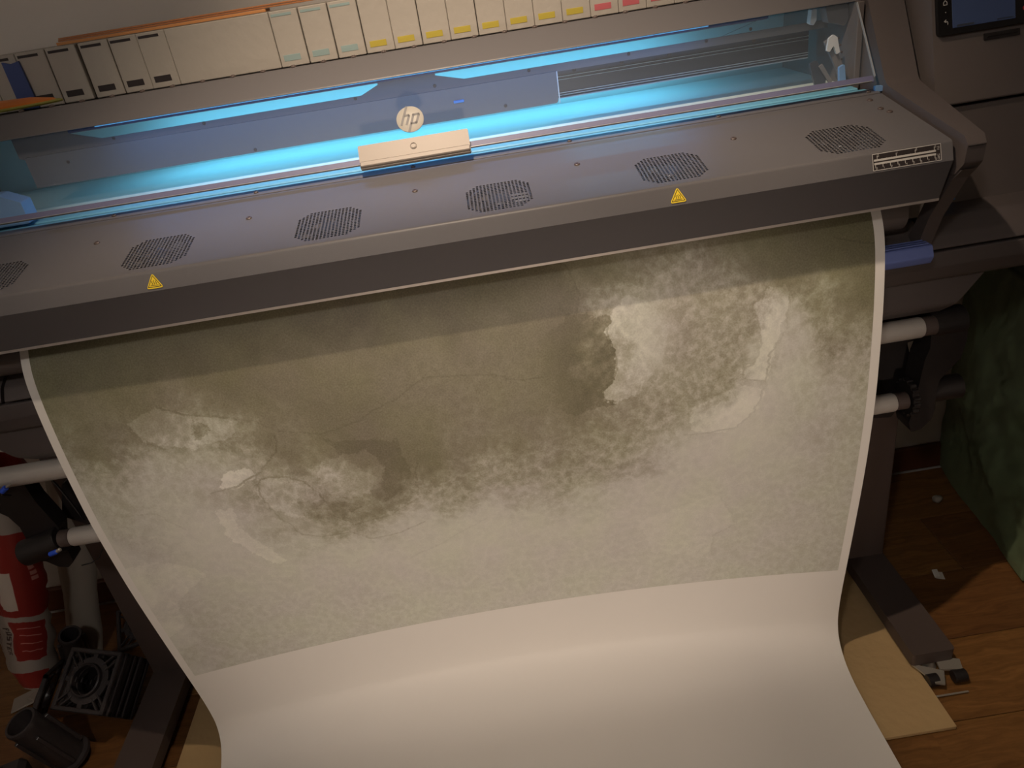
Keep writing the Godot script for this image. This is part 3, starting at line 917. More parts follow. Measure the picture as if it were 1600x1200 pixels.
	tr.ext(rnd(V([[1.178, .884], [1.178, .830], [1.20, .808], [1.5, .808], [1.5, .884]]), [0, .02, .01, 0, 0], 5), -.94, .84)
	for i in tr.v.size():
		var q := tr.v[i]
		var k := clampf((.884 - q.y) / .076, 0, 1)
		tr.v[i].x = lerpf(.835, .775, k) if q.x > 0 else lerpf(-.93, -.86, k)
	obj("lower_trough", tr, M.plastic_dark, t)
	# blue lever
	var lv := MB.new()
	lv.ext(rnd(V([[1.150, .972], [1.122, .972], [1.114, .955], [1.122, .940], [1.150, .944]]), [.004, .006, .006, .006, .004], 4), .612, .700)
	for k in 3:
		lv.box(Vector3(.656, .9745, -1.125 - k * .008), Vector3(.076, .0022, .003), .0008)
	lv.tube([Vector3(.612, .957, -1.132), Vector3(.602, .955, -1.132), Vector3(.592, .966, -1.136), Vector3(.580, .985, -1.15)], .014, 12)
	obj("paper_lever", lv, M.lever, t).set_meta("label", "blue paper release lever")
	# --- stand
	for s in [-1, 1]:
		var cx := .7975 if s > 0 else -.952
		var lg := MB.new()
		lg.ext(rnd(V([[cx - .0455, 1.39], [cx + .0455, 1.39], [cx + .0455, 1.475], [cx - .0455, 1.475]]), .006), .05, .88, "y")
		obj("stand_leg", lg, M.steel_dark, t)
		var ft := MB.new()
		ft.ext(rnd(V([[cx - .0455, 1.085], [cx + .0455, 1.085], [cx + .0455, 1.72], [cx - .0455, 1.72]]), .008), .022, .055, "y")
		var foot := obj("stand_foot", ft, M.steel_dark, t)
		for f in [1.065, 1.70]:
			var cs := MB.new()
			cs.lathe(V([[0, .018], [.010, .018], [.012, .003], [.014, 0], [0, 0]]), Transform3D(Basis.IDENTITY, Vector3(cx, .004 if s > 0 else .0105, -f - (.03 if f < 1.5 else -.0))), 16)
			obj("levelling_foot", cs, M.silver, foot)
		if s > 0:
			var c1 := MB.new()
			c1.ext(V([[cx - .043, 1.092], [cx + .012, 1.062], [cx - .004, 1.03], [cx - .020, 1.036]]), .018, .022, "y")
			obj("caster_plate", c1, M.silver, foot)
			c1 = MB.new()
			c1.ext(V([[cx + .006, 1.066], [cx + .05, 1.058], [cx + .058, 1.084], [cx + .012, 1.10]]), .018, .023, "y")
			obj("caster_plate", c1, M.silver, foot)
			obj("caster_bar", bx(Vector3(cx + .003, .004, -1.018), Vector3(.075, .002, .004), .0005), M.silver, foot)
			for e in [[.025, .052], [-.03, -.008]]:
				var c2 := MB.new()
				c2.cyl(Vector3(cx + e[0], .014, -1.05), Vector3(cx + e[1], .014, -1.05), .0135, 16)
				obj("caster_wheel", c2, M.black, foot)

	build_holders(t)

func build_holders(t: Node3D) -> void:
	var r := MB.new()
	r.ext(rnd(V([[.760, .745], [.758, .793], [.824, .793], [.827, .747], [.821, .713], [.802, .69], [.787, .673], [.783, .646], [.786, .609], [.782, .588], [.765, .569], [.744, .564], [.738, .589], [.745, .625], [.748, .666], [.753, .72]]), .006), 1.185, 1.235, "z")
	var h := obj("bar_holder", r, M.black, t)
	var c := MB.new()
	c.cyl(Vector3(.762, .780, -1.21), Vector3(.826, .780, -1.21), .028, 24)
	obj("holder_socket", c, M.black, h)
	c = MB.new()
	c.cyl(Vector3(.740, .637, -1.21), Vector3(.842, .637, -1.21), .024, 24)
	obj("holder_socket", c, M.black, h)
	var k := MB.new()
	for i in 16:
		var a := TAU * i / 16
		k.box(Vector3(.738, .637 + cos(a) * .033, -1.20 + sin(a) * .033), Vector3(.012, .008, .008), .0015, Basis(Vector3.RIGHT, -a))
	k.cyl(Vector3(.732, .637, -1.20), Vector3(.745, .637, -1.20), .033, 28)
	obj("toothed_ring", k, M.black, h)
	var arm := MB.new()
	arm.ext(rnd(V([[.62, .73], [.75, .74], [.775, .66], [.742, .56], [.66, .57], [.63, .62]]), .01), 1.25, 1.36, "z")
	obj("holder_housing", arm, M.black, t)
	arm = MB.new()
	arm.ext(V([[.68, .80], [.80, .80], [.79, .74], [.70, .72]]), 1.24, 1.40, "z")
	obj("holder_housing", arm, M.black, t)
	var l := MB.new()
	l.ext(rnd(V([[-1.06, .760], [-.925, .760], [-.921, .707], [-.911, .666], [-.905, .641], [-.919, .604], [-.912, .589], [-.912, .556], [-.927, .544], [-.945, .549], [-.963, .568], [-.991, .571], [-.996, .595], [-.975, .629], [-.974, .656], [-.984, .684], [-1.009, .71], [-1.06, .73]]), .006), 1.222, 1.258, "z")
	var h2 := obj("bar_holder", l, M.black, t)
	var s2 := MB.new()
	s2.cyl(Vector3(-.985, .600, -1.215), Vector3(-.905, .620, -1.215), .026, 20)
	s2.box(Vector3(-.955, .60, -1.212), Vector3(.05, .012, .012), .002, Basis(Vector3.BACK, .3))
	obj("holder_socket", s2, M.black, h2)
	var a2 := MB.new()
	a2.ext(rnd(V([[-.90, .70], [-.84, .735], [-.76, .73], [-.76, .56], [-.84, .56], [-.93, .628]]), .008), 1.28, 1.36, "z")
	obj("holder_housing", a2, M.black, t)

func bar(y: float, x0: float, x1: float, r: float, label: String) -> void:
	var t := thing("take_up_bar", label, "bar", Vector3((x0 + x1) * .5, y, -1.19), "metal bars behind the print")
	var b := MB.new()
	b.lathe(V([[0, 0], [r - .005, 0], [r - .0015, .0015], [r, .005], [r, x1 - x0 - .005], [r - .0015, x1 - x0 - .0015], [r - .005, x1 - x0], [0, x1 - x0]]), Transform3D(Basis(Vector3(0, -1, 0), Vector3(1, 0, 0), Vector3(0, 0, 1)), Vector3(x0, y, -1.19)), 32)
	obj("tube", b, M.alu, t)
	for e in [[x0 - .02, x0 + .0005], [x1 - .0005, x1 + .022]]:
		var c := MB.new()
		c.cyl(Vector3(e[0], y, -1.19), Vector3(e[1], y, -1.19), r * .92, 24)
		obj("end_collar", c, M.steel_dark, t)

# ---------------------------------------------------------------- small things
func ink_box(x0: float, x1: float, ink, label: String, group: String, h := .094) -> void:
	var y0 := .0
	var c := (x0 + x1) * .5
	var t := thing("carton_box", label, "box", Vector3(c, 1.349, -1.64), group)
	var o := Vector3(c, 1.349, -1.64)
	obj("carton", bx(o + Vector3(0, h * .5 + .0005, 0), Vector3(x1 - x0, h, .18), .0012), M.carton, t)
	if ink != null:
		obj("colour_patch", bx(o + Vector3(-.003, .0155, .0902), Vector3(.031, .0105, .0006), .0002), ink, t)
		if ink == M.ink_black or ink == M.ink_cyan:
			obj("top_bar", bx(o + Vector3(-.004, h - .0065, .0902), Vector3(.037, .0045, .0006), .0002), ink, t)

func build_boxes() -> void:
	var bl := "white ink carton with black patches, %s"
	var w := .0525
	var blacks := [[-.7325, -.674, "third from the blue strip, left of the gap"], [-.673, -.6185, "whose left side shows a wide gap"], [-.618, -.567, "next to the last black-marked one"], [-.5665, -.5155, "last black-marked one before the plain carton"]]
	ink_box(-.8935, -.842, M.ink_black, "white ink carton with black patches at the far left edge", "white ink cartons on the printer")
	ink_box(-.8410, -.7885, M.ink_black, "white ink carton with black patches just left of the blue strip", "white ink cartons on the printer")
	ink_box(-.7875, -.7345, M.ink_black, "white ink carton with black patches right of the blue strip", "white ink cartons on the printer")
	ink_box(-.7325, -.6785, M.ink_black, "white ink carton with black patches, under the left end of the wooden battens", "white ink cartons on the printer")
	ink_box(-.6725, -.6195, M.ink_black, "white ink carton with black patches, to the right of a wide shadowed gap", "white ink cartons on the printer")
	ink_box(-.6175, -.5672, M.ink_black, "white ink carton, second black-marked one from the plain wide carton", "white ink cartons on the printer")
	ink_box(-.5668, -.5158, M.ink_black, "white ink carton with black patches next to the plain wide carton", "white ink cartons on the printer")
	ink_box(-.5153, -.3262, null, "wide plain white carton without any patches between black and cyan cartons", "")
	var ords := ["first", "second", "third", "fourth", "fifth", "sixth", "seventh", "last"]
	var x := -.3255
	for k in 3:
		ink_box(x + .0006, x + w - .0006, M.ink_cyan, "white ink carton with pale cyan patches, %s from the wide plain carton" % ords[k], "white ink cartons on the printer")
		x += w + .001
	for k in 8:
		var gap := .0012 if k in [1, 3] else .0003
		ink_box(x + .0003, x + w - gap, M.ink_yellow, "white ink carton with a yellow patch, %s yellow one from the left" % ords[k], "white ink cartons on the printer")
		x += w
	for k in 4:
		ink_box(x + .0003, x + w - .0003, M.ink_red, "white ink carton with a red patch, %s red one from the left" % ords[k], "white ink cartons on the printer")
		x += w
	# blue strip leaning on the cartons
	var bb := MB.new()
	bb.ext(rnd(V([[-.811, 1.350], [-.778, 1.350], [-.781, 1.431], [-.797, 1.428], [-.811, 1.433]]), .001), 1.542, 1.547, "z")
	tag(obj("blue_strip", bb, M.blue_tape), "dark blue upright strip leaning on the white cartons at the left", "strip")
	# battens on top
	var b1 := MB.new()
	b1.ext(rnd(V([[1.56, 1.4445], [1.56, 1.4495], [1.60, 1.4495], [1.60, 1.4445]]), .001), -.712, -.330)
	tag(obj("wooden_batten", b1, M.batten), "thin light wooden batten lying on the cartons, the lower shorter one", "batten")
	var b2 := MB.new()
	b2.ext(rnd(V([[1.562, 1.4502], [1.562, 1.4532], [1.60, 1.4532], [1.60, 1.4502]]), .0008), -.708, -.215)
	b2.ext(rnd(V([[1.561, 1.4536], [1.561, 1.4562], [1.60, 1.4562], [1.60, 1.4536]]), .0008), -.706, -.212)
	tag(obj("wooden_batten", b2, M.batten_dark), "long reddish wooden batten lying over the shorter one on the cartons", "batten")
	# orange disc on the beam
	var t := thing("orange_lid", "flat orange lid with an olive rim lying on the printer's left end", "lid", Vector3(-.83, 1.3594, -1.475))
	var o := MB.new()
	o.lathe(V([[0, .017], [.08, .014], [.115, .008], [.122, .0035], [.118, .001], [0, .001]]), Transform3D(Basis.from_scale(Vector3(1, 1, .3)), Vector3(-.83, 1.3594, -1.475)), 48)
	obj("lid_top", o, M.orange, t)
	var o2 := MB.new()
	o2.lathe(V([[.12, .0005], [.129, .0005], [.130, .003], [.126, .005], [.12, .0055]]), Transform3D(Basis.from_scale(Vector3(1, 1, .34)), Vector3(-.83, 1.3594, -1.475)), 48)
	obj("lid_rim", o2, M.lime, t)

func build_flanges() -> void:
	# one square roll-end flange in its own axes: y is its axis
	var proto := Node3D.new()
	var fr := MB.new()
	var s := .070
	for k in 4:
		var b := Basis(Vector3.UP, PI / 2 * k)
		fr.box(b * Vector3(0, 0, s - .006), Vector3(2 * s - .002, .011, .010), .002, b)
		fr.box(b * Vector3(0, -.002, s * .70), Vector3(.012, .006, s * .55), .001, b)
	for k in 4:
		var b := Basis(Vector3.UP, PI / 2 * k + PI / 4)
		fr.box(b * Vector3(.0075, -.001, s * .94), Vector3(.004, .008, s * .62), .001, b)
		fr.box(b * Vector3(-.0075, -.001, s * .94), Vector3(.004, .008, s * .62), .001, b)
	var hub := MB.new()
	hub.lathe(V([[.0325, -.006], [.0325, .011], [.0345, .013], [.0375, .011], [.0385, .002], [.052, .000], [.052, -.006], [.0325, -.006]]), Transform3D.IDENTITY, 36)
	var up := Vector3(-.10, .84, .53).normalized()
	var xx := Vector3(.953, -.077, .25)
	xx = (xx - up * xx.dot(up)).normalized()
	var bs := Basis(xx, up, xx.cross(up))
	add_child(proto)
	proto.name = "roll_flange"
	obj("square_frame", fr.mesh(), M.flange, proto)
	obj("hub_ring", hub.mesh(), M.flange, proto)
	used[str(get_instance_id()) + "roll_flange"] = 1
	var names := ["topmost of the tilted stack, its round hole in full view", "second in the tilted stack under the topmost", "third in the tilted stack", "fourth in the tilted stack", "fifth in the tilted stack", "sixth in the tilted stack, next to the lowest", "lowest of the tilted stack beside the stand foot"]
	for k in 7:
		var o := proto if k == 0 else proto.duplicate()
		if k > 0:
			o.name = numbered(self, "roll_flange")
			add_child(o, true)
		o.transform = Transform3D(bs, Vector3(-1.083, .156, -1.300) - up * (.0206 * k) + Vector3(.004 * sin(k * 2.0), 0, 0) * .5 - xx * .002 * k)
		tag(o, "square black plastic roll flange, " + names[k], "flange", "tilted stack of black flanges")
	# loose ones around
	var o1 := proto.duplicate()
	o1.name = numbered(self, "roll_flange")
	add_child(o1, true)
	o1.transform = Transform3D(Basis(Vector3(0, 0, 1), 1.05) * Basis(Vector3.UP, .6), Vector3(-1.235, .085, -1.345))
	tag(o1, "square black plastic roll flange standing on edge behind the tilted stack", "flange", "")
	var o2 := proto.duplicate()
	o2.name = numbered(self, "roll_flange")
	add_child(o2, true)
	o2.transform = Transform3D(Basis(Vector3(1, 0, 0), .25) * Basis(Vector3.UP, .3), Vector3(-1.11, .030, -1.61))
	tag(o2, "square black plastic roll flange lying flat by the base of the left stand leg", "flange", "")
	# core adapters: short black cups
	var cup := func(called: String, c: Vector3, axis: Vector3, r: float, l: float, label: String) -> void:
		var t := thing(called, label, "adapter", c, "black core adapters on the floor")
		var b := MB.new()
		b.lathe(V([[0, .012], [r - .006, .012], [r - .005, l], [r, l], [r + .002, l - .006], [r, l - .014], [r, .010], [r + .010, .008], [r + .010, 0], [0, 0]]), b.along(c, c + axis), 28)
		obj("cup", b, M.flange, t)
		var d := MB.new()
		for k in 4:
			var x := b.along(c, c + axis) * Transform3D(Basis(Vector3.UP, PI / 2 * k + .4), Vector3.ZERO)
			d.box(x * Vector3(r + .003, l * .45, 0), Vector3(.008, l * .7, .008), .001, x.basis)
		obj("rib", d, M.flange, t)
	cup.call("core_adapter", Vector3(-1.14, .017, -1.215), Vector3(-.2, .96, .17), .034, .17, "black plastic core adapter with an open round mouth beside the red bag's foot")
	cup.call("core_adapter", Vector3(-1.16, .02, -1.02), Vector3(.15, .9, .3), .030, .05, "short black core adapter in the bottom left corner, mouth upwards")
	cup.call("core_adapter", Vector3(-1.245, .03, -1.50), Vector3(.30, .85, .2), .026, .13, "black core adapter behind the tilted stack of flanges")
	var bk := thing("flange_block", "dark plastic end block lying below the open core adapter", "block", Vector3(-1.17, .0, -1.09))
	obj("block_body", bx(Vector3(-1.265, .045, -1.13), Vector3(.15, .085, .07), .012, Basis(Vector3.UP, .3)), M.flange, bk)
	obj("block_boss", bx(Vector3(-1.255, .092, -1.125), Vector3(.06, .02, .04), .006, Basis(Vector3.UP, .3)), M.flange, bk)

func bag_image() -> ImageTexture:
	# u round the bag, v from top to bottom
	var im := Image.create(256, 512, false, Image.FORMAT_RGB8)
	im.fill(rgb(180, 170, 160))
	var red := rgb(156, 50, 44)
	var pale := rgb(214, 150, 140)
	im.fill_rect(Rect2i(0, 0, 256, 70), red)
	im.fill_rect(Rect2i(0, 132, 256, 182), red)
	im.fill_rect(Rect2i(116, 326, 56, 92), red)
	im.fill_rect(Rect2i(84, 448, 84, 48), red)
	# blurred runs of small print, too small to read in the photograph
	for k in 12:
		im.fill_rect(Rect2i(66, 146 + k * 13, 7, 9), pale)
		im.fill_rect(Rect2i(82, 196 + k * 9, 9, 6), pale)
		if k < 8: im.fill_rect(Rect2i(166, 150 + k * 11, 13, 8), pale)
	im.fill_rect(Rect2i(112, 212, 26, 86), rgb(214, 200, 186))
	for k in 9:
		im.fill_rect(Rect2i(76, 338 + k * 9, 4, 6), rgb(150, 120, 112))
		im.fill_rect(Rect2i(86, 342 + k * 8, 3, 5), rgb(150, 120, 112))
	for k in 4: im.fill_rect(Rect2i(128, 340 + k * 18, 36, 2), rgb(214, 150, 140))
	# lettering "POSTER" running down the bag
	var font := {"P": ["110", "101", "110", "100", "100"], "O": ["111", "101", "101", "101", "111"], "S": ["111", "100", "111", "001", "111"], "T": ["111", "010", "010", "010", "010"], "E": ["111", "100", "110", "100", "111"], "R": ["110", "101", "110", "101", "101"]}
	var word := "POSTER"
	for k in word.length():
		for r in 5:
			for c in 3:
				if font[word[k]][r][c] == "1":
					im.fill_rect(Rect2i(110 - r * 2, 342 + k * 11 + c * 3, 2, 3), rgb(70, 52, 48))
	return ImageTexture.create_from_image(im)

func build_left_bag() -> void:
	var a := Vector3(-1.335, .0, -1.455)
	var b := Vector3(-1.185, .66, -1.50)
	var t := thing("plastic_bag", "tall white plastic bag with red printed bands leaning at the left edge", "bag", a)
	var body := MB.new()
	var ax := (b - a)
	var ln := ax.length()
	var yd := ax.normalized()
	var xd := (Vector3(1, 0, 0) - yd * yd.x).normalized()
	var zd := xd.cross(yd)
	var nz := FastNoiseLite.new()
	nz.seed = 77
	nz.frequency = 9.0
	var seg := 40
	var rows := 40
	var P := func(i: int, j: int) -> Vector3:
		var tt := float(j) / rows
		var an := TAU * i / seg
		var r := lerpf(.054, .074, tt) * (1.0 - .75 * pow(1.0 - minf(tt * 14.0, 1.0), 2.0))
		var q := xd * cos(an) * r + zd * sin(an) * r * .6
		var d := nz.get_noise_3dv((a + yd * ln * tt + q) * 1.6) * .02
		return a + Vector3(0, .003, 0) + yd * ln * tt + q * (1.0 + d / r)
	for j in rows:
		for i in seg:
			var p00: Vector3 = P.call(i, j)
			var p10: Vector3 = P.call(i + 1, j)
			var p11: Vector3 = P.call(i + 1, j + 1)
			var p01: Vector3 = P.call(i, j + 1)
			var axis: Vector3 = a + yd * ln * float(j) / rows
			var n0 := (p00 - axis).normalized()
			var n1 := (p10 - axis).normalized()
			var n2 := (p11 - axis - yd * ln / rows).normalized()
			var n3 := (p01 - axis - yd * ln / rows).normalized()
			# zd points to the viewer at a quarter turn: u = .5 there
			var u0 := 1.0 - fposmod(float(i) / seg + .25, 1.0)
			var u1 := u0 - 1.0 / seg
			var v0 := 1.0 - float(j) / rows
			var v1 := 1.0 - float(j + 1) / rows
			body.tri(p00, p10, p11, n0, n1, n2, Vector2(u0, v0), Vector2(u1, v0), Vector2(u1, v1))
			body.tri(p00, p11, p01, n0, n2, n3, Vector2(u0, v0), Vector2(u1, v1), Vector2(u0, v1))
	var m := mat(Color.WHITE, 0.38)
	m.albedo_texture = bag_image()
	obj("printed_film", body, m, t)
	var tail := MB.new()
	tail.box(a + Vector3(-.01, .008, .035), Vector3(.085, .006, .05), .003, Basis(Vector3.UP, .3) * Basis(Vector3.BACK, .15))
	tail.box(a + Vector3(.02, .012, .04), Vector3(.05, .005, .03), .002, Basis(Vector3.UP, -.4) * Basis(Vector3.BACK, -.2))
	obj("crumpled_tail", tail, M.sleeve, t)
	var s := thing("plastic_sleeve", "empty pale plastic sleeve hanging slack beside the red and white bag", "sleeve", Vector3(-1.20, .0, -1.56))
	var sb := MB.new()
	for k in 10:
		var y0 := .06 * k
		var y1 := .06 * (k + 1)
		var w0 := .045 + .003 * sin(k * 1.7) + .012 * k / 10.0
		var w1 := .045 + .003 * sin((k + 1) * 1.7) + .012 * (k + 1) / 10.0
		var c0 := Vector3(-1.255 + .014 * k, y0 + .002, -1.555 - .012 * k)
		var c1 := Vector3(-1.255 + .014 * (k + 1), y1 + .002, -1.555 - .012 * (k + 1))
		for i in 16:
			var n0 := Vector3(cos(TAU * i / 16), 0, sin(TAU * i / 16))
			var n1 := Vector3(cos(TAU * (i + 1) / 16), 0, sin(TAU * (i + 1) / 16))
			var e := Vector3(1, 1, .35)
			sb.tri(c0 + n0 * e * w0, c0 + n1 * e * w0, c1 + n1 * e * w1, n0, n1, n1)
			sb.tri(c0 + n0 * e * w0, c1 + n1 * e * w1, c1 + n0 * e * w1, n0, n1, n0)
	obj("film", sb, M.sleeve, s)

func build_bale() -> void:
	var t := thing("wrapped_bale", "large dark green plastic-wrapped bale standing on the floor at the right", "bale", Vector3(1.45, 0, -1.45))
	var b := MB.new()
	var nz := FastNoiseLite.new()
	nz.seed = 5
	nz.frequency = 3.2
	nz.fractal_octaves = 4
	var sz := Vector3(.60, .70, .50)
	var c := Vector3(1.452, .352, -1.47)
	var P := func(d: Vector3) -> Vector3:
		# rounded box with creases
		var q := Vector3(signf(d.x) * pow(absf(d.x), .22), signf(d.y) * pow(absf(d.y), .22), signf(d.z) * pow(absf(d.z), .22))
		var mx := maxf(absf(d.x), maxf(absf(d.y), absf(d.z)))
		var bp := d / mx
		var sp := d.normalized() * 1.28
		q = bp.lerp(sp, .13)
		var p := q * sz * .5
		p += d.normalized() * (nz.get_noise_3dv(p * 2.0 + Vector3(7, 1, 3)) * .016 * clampf((p.y + sz.y * .5) * 6.0, 0.0, 1.0) + nz.get_noise_3dv(Vector3(p.x, p.y * 1.3 + p.z, p.z) * .7) * .016)
		p.y = maxf(p.y, -sz.y * .5)
		return c + Basis(Vector3.UP, -.16) * p
	var N := 36
	for f in 6:
		var ax: int = f / 2
		var sg := 1.0 if f % 2 == 0 else -1.0
		var D := func(i: int, j: int) -> Vector3:
			var u := i * 2.0 / N - 1.0
			var w := j * 2.0 / N - 1.0
			return [Vector3(sg, u, w), Vector3(u, sg, w), Vector3(u, w, sg)][ax]
		for i in N:
			for j in N:
				var p := []
				var q := []
				for o in [[0, 0], [1, 0], [1, 1], [0, 1]]:
					var d: Vector3 = D.call(i + o[0], j + o[1])
					var d1: Vector3 = D.call(i + o[0] + 1, j + o[1])
					var d2: Vector3 = D.call(i + o[0], j + o[1] + 1)
					var p0: Vector3 = P.call(d)
					var nn: Vector3 = ((P.call(d1) as Vector3) - p0).cross((P.call(d2) as Vector3) - p0).normalized()
					if nn.dot(p0 - c) < 0: nn = -nn
					p.append(p0)
					q.append(nn)
				b.tri(p[0], p[1], p[2], q[0], q[1], q[2])
				b.tri(p[0], p[2], p[3], q[0], q[2], q[3])
	obj("wrapping", b, M.bale, t)
	# stretched creases of the film on the left face
	var cr := MB.new()
	for e in [[Vector3(1.128, .20, -1.60), Vector3(1.138, .155, -1.545)], [Vector3(1.128, .215, -1.555), Vector3(1.14, .225, -1.47)], [Vector3(1.138, .15, -1.55), Vector3(1.146, .09, -1.50)], [Vector3(1.14, .14, -1.49), Vector3(1.152, .09, -1.43)]]:
		cr.tube([e[0], (e[0] + e[1]) * .5 + Vector3(-.004, .004, 0), e[1]], .0012, 6)
	#obj("film_crease", cr, M.film, t)

func build_floor_things() -> void:
	tag(obj("hardboard_sheet", bx(Vector3(-.055, .0055, -1.32), Vector3(1.645, .009, .755), .001), M.board), "thin pale brown hardboard lying on the floor under the hanging print", "board")
	var s := MB.new()
	var nz := FastNoiseLite.new()
	nz.seed = 3
	nz.frequency = 60.0
	var pr := []
	for k in 9:
		var a := -PI / 2 + PI * k / 8
		pr.append(Vector2(maxf(cos(a) * .014, 0.0), .012 + sin(a) * .012))
	s.lathe(pr, Transform3D(Basis.from_scale(Vector3(1, .9, .8)), Vector3(1.105, .001, -1.60)), 16)
	for i in s.v.size():
		s.v[i] += s.n[i] * nz.get_noise_3dv(s.v[i]) * .004
		s.v[i].y = maxf(s.v[i].y, .0005)
	tag(obj("foam_crumb", s, M.sleeve), "small pale crumb lying on the floor against the green bale", "crumb")
	var p := MB.new()
	var row := []
	for k in 11:
		var a := PI * 1.15 * k / 10
		row.append(Vector2(.948 + .022 * cos(a + .4) + .002 * k, .0016 + .008 * (1 - cos(a)) * .9))
	for k in 10:
		var q0: Vector2 = row[k]
		var q1: Vector2 = row[k + 1]
		var d := (q1 - q0).normalized()
		var n1 := Vector3(-d.y, d.x, 0)
		var e0 := Vector3(q0.x, q0.y, -1.325)
		var e1 := Vector3(q1.x, q1.y, -1.325)
		var dz := Vector3(.006, 0, -.024)
		p.quad(e0, e1, e1 + dz, e0 + dz, n1)
		p.quad(e0 - n1 * .0004, e1 - n1 * .0004, e1 + dz - n1 * .0004, e0 + dz - n1 * .0004, -n1)
	tag(obj("paper_scrap", p, M.paper), "small curled scrap of white paper on the wooden floor beside the foot", "scrap")
	# wires with blue connectors at the left holder
	var t := thing("sensor_cable", "thin black cable with a blue connector at the lower left bar", "cable", Vector3(-.90, .70, -1.21))
	var c := MB.new()
	var pts := []
	for k in 13:
		var f := k / 12.0
		pts.append(Vector3(-.925 + .058 * f, .735 + .028 * sin(f * PI) - .10 * f * f, -1.262 + .02 * f))
	c.tube(pts, .0022, 8)
	obj("wire", c, M.black, t)
	var c2 := MB.new()
	c2.cyl(Vector3(-.910, .618, -1.172), Vector3(-.894, .622, -1.172), .0048, 14)
	var m1 := obj("connector", c2, M.blue_clip, t)
	m1.set_meta("label", "blue crimp connector")
	var c3 := MB.new()
	c3.cyl(Vector3(-.8945, .622, -1.172), Vector3(-.886, .626, -1.172), .0036, 12)
	obj("connector_tip", c3, M.silver, t)
	var c4 := MB.new()
	c4.tube([Vector3(-.885, .560, -1.20), Vector3(-.865, .562, -1.20), Vector3(-.845, .572, -1.20), Vector3(-.832, .590, -1.20)], .0013, 6)
	obj("wire_end", c4, M.black, t)
	var u := thing("blue_connector", "blue crimp connector with a bare tip clipped on the upper left bar", "connector", Vector3(-.945, .788, -1.165))
	var d := MB.new()
	d.cyl(Vector3(-.922, .7755, -1.162), Vector3(-.911, .783, -1.162), .0052, 14)
	obj("blue_sleeve", d, M.blue_clip, u)
	var d2 := MB.new()
	d2.cyl(Vector3(-.9105, .7833, -1.162), Vector3(-.899, .7885, -1.162), .0022, 10)
	obj("bare_tip", d2, M.silver, u)
	var d3 := MB.new()
	d3.tube([Vector3(-.922, .7755, -1.162), Vector3(-.926, .768, -1.164), Vector3(-.925, .755, -1.18)], .002, 6)
	obj("lead", d3, M.black, u)

func build_room() -> void:
	var X0 := -2.3
	var X1 := 2.5
	var Z0 := -1.765
	var Z1 := 4.4
	var w := X1 - X0
	var dpt := Z1 - Z0
	var cx := (X0 + X1) * .5
	var cz := (Z0 + Z1) * .5
	var fl := struct("floor", bx(Vector3(cx, -.06, cz), Vector3(w + .2, .08, dpt + .2), .001), M.skirting)
	var edges := []
	var f := 1.745
	while f > -4.3:
		var nxt := f - .196
		if absf(f - 1.745) < .001: nxt = 1.549 # a seam runs at 1.157
		edges.append([nxt, f])
		f = nxt
	for k in edges.size():
		var e = edges[k]
		var off := fposmod(k * .73, 2.0) - .6
		for sgm in [[X0, off + .9], [off + .9, X1]]:
			var pl := bx(Vector3((sgm[0] + sgm[1]) * .5, -.0105, -(e[0] + e[1]) * .5), Vector3(sgm[1] - sgm[0] - .0012, .019, e[1] - e[0] - .0014), .0012)
			obj("floor_plank", pl, M.planks[(k + (0 if sgm[0] == X0 else 1)) % 3], fl)
	struct("wall_back", bx(Vector3(cx, 1.25, Z0 - .06), Vector3(w + .2, 2.6, .12), .001), M.wall)
	struct("wall_front", bx(Vector3(cx, 1.25, Z1 + .06), Vector3(w + .2, 2.6, .12), .001), M.wall)
	struct("wall_left", bx(Vector3(X0 - .06, 1.25, cz), Vector3(.12, 2.6, dpt), .001), M.wall)
	struct("wall_right", bx(Vector3(X1 + .06, 1.25, cz), Vector3(.12, 2.6, dpt), .001), M.wall)
	struct("ceiling", bx(Vector3(cx, 2.56, cz), Vector3(w + .2, .08, dpt + .2), .001), M.ceiling)
	struct("baseboard_back", bx(Vector3(cx, .041, Z0 + .009), Vector3(w, .080, .017), .004), M.skirting)

func lamp_fitting(called: String, label: String, at: Vector3, towards: Vector3, r: float, col: Color, glow: float) -> void:
	var t := thing(called, label, "lamp", at)
	var y := -towards.normalized()
	var x := y.cross(Vector3(0, 0, 1) if absf(y.z) < .9 else Vector3(1, 0, 0)).normalized()
	var xf := Transform3D(Basis(x, y, x.cross(y)), at)
	var b := MB.new()
	b.lathe(V([[r, 0], [r + .012, -.004], [r + .02, .0], [r + .02, .05], [0, .05]]), xf, 32)
	obj("lamp_housing", b, M.alu, t)
	var m := mat(Color.WHITE, .5)
	m.emission_enabled = true
	m.emission = col
	m.emission_energy_multiplier = glow
	var d := MB.new()
	d.lathe(V([[0, -.001], [r, -.001], [r, .004], [0, .004]]), xf, 32)
	obj("glowing_disc", d, m, t)

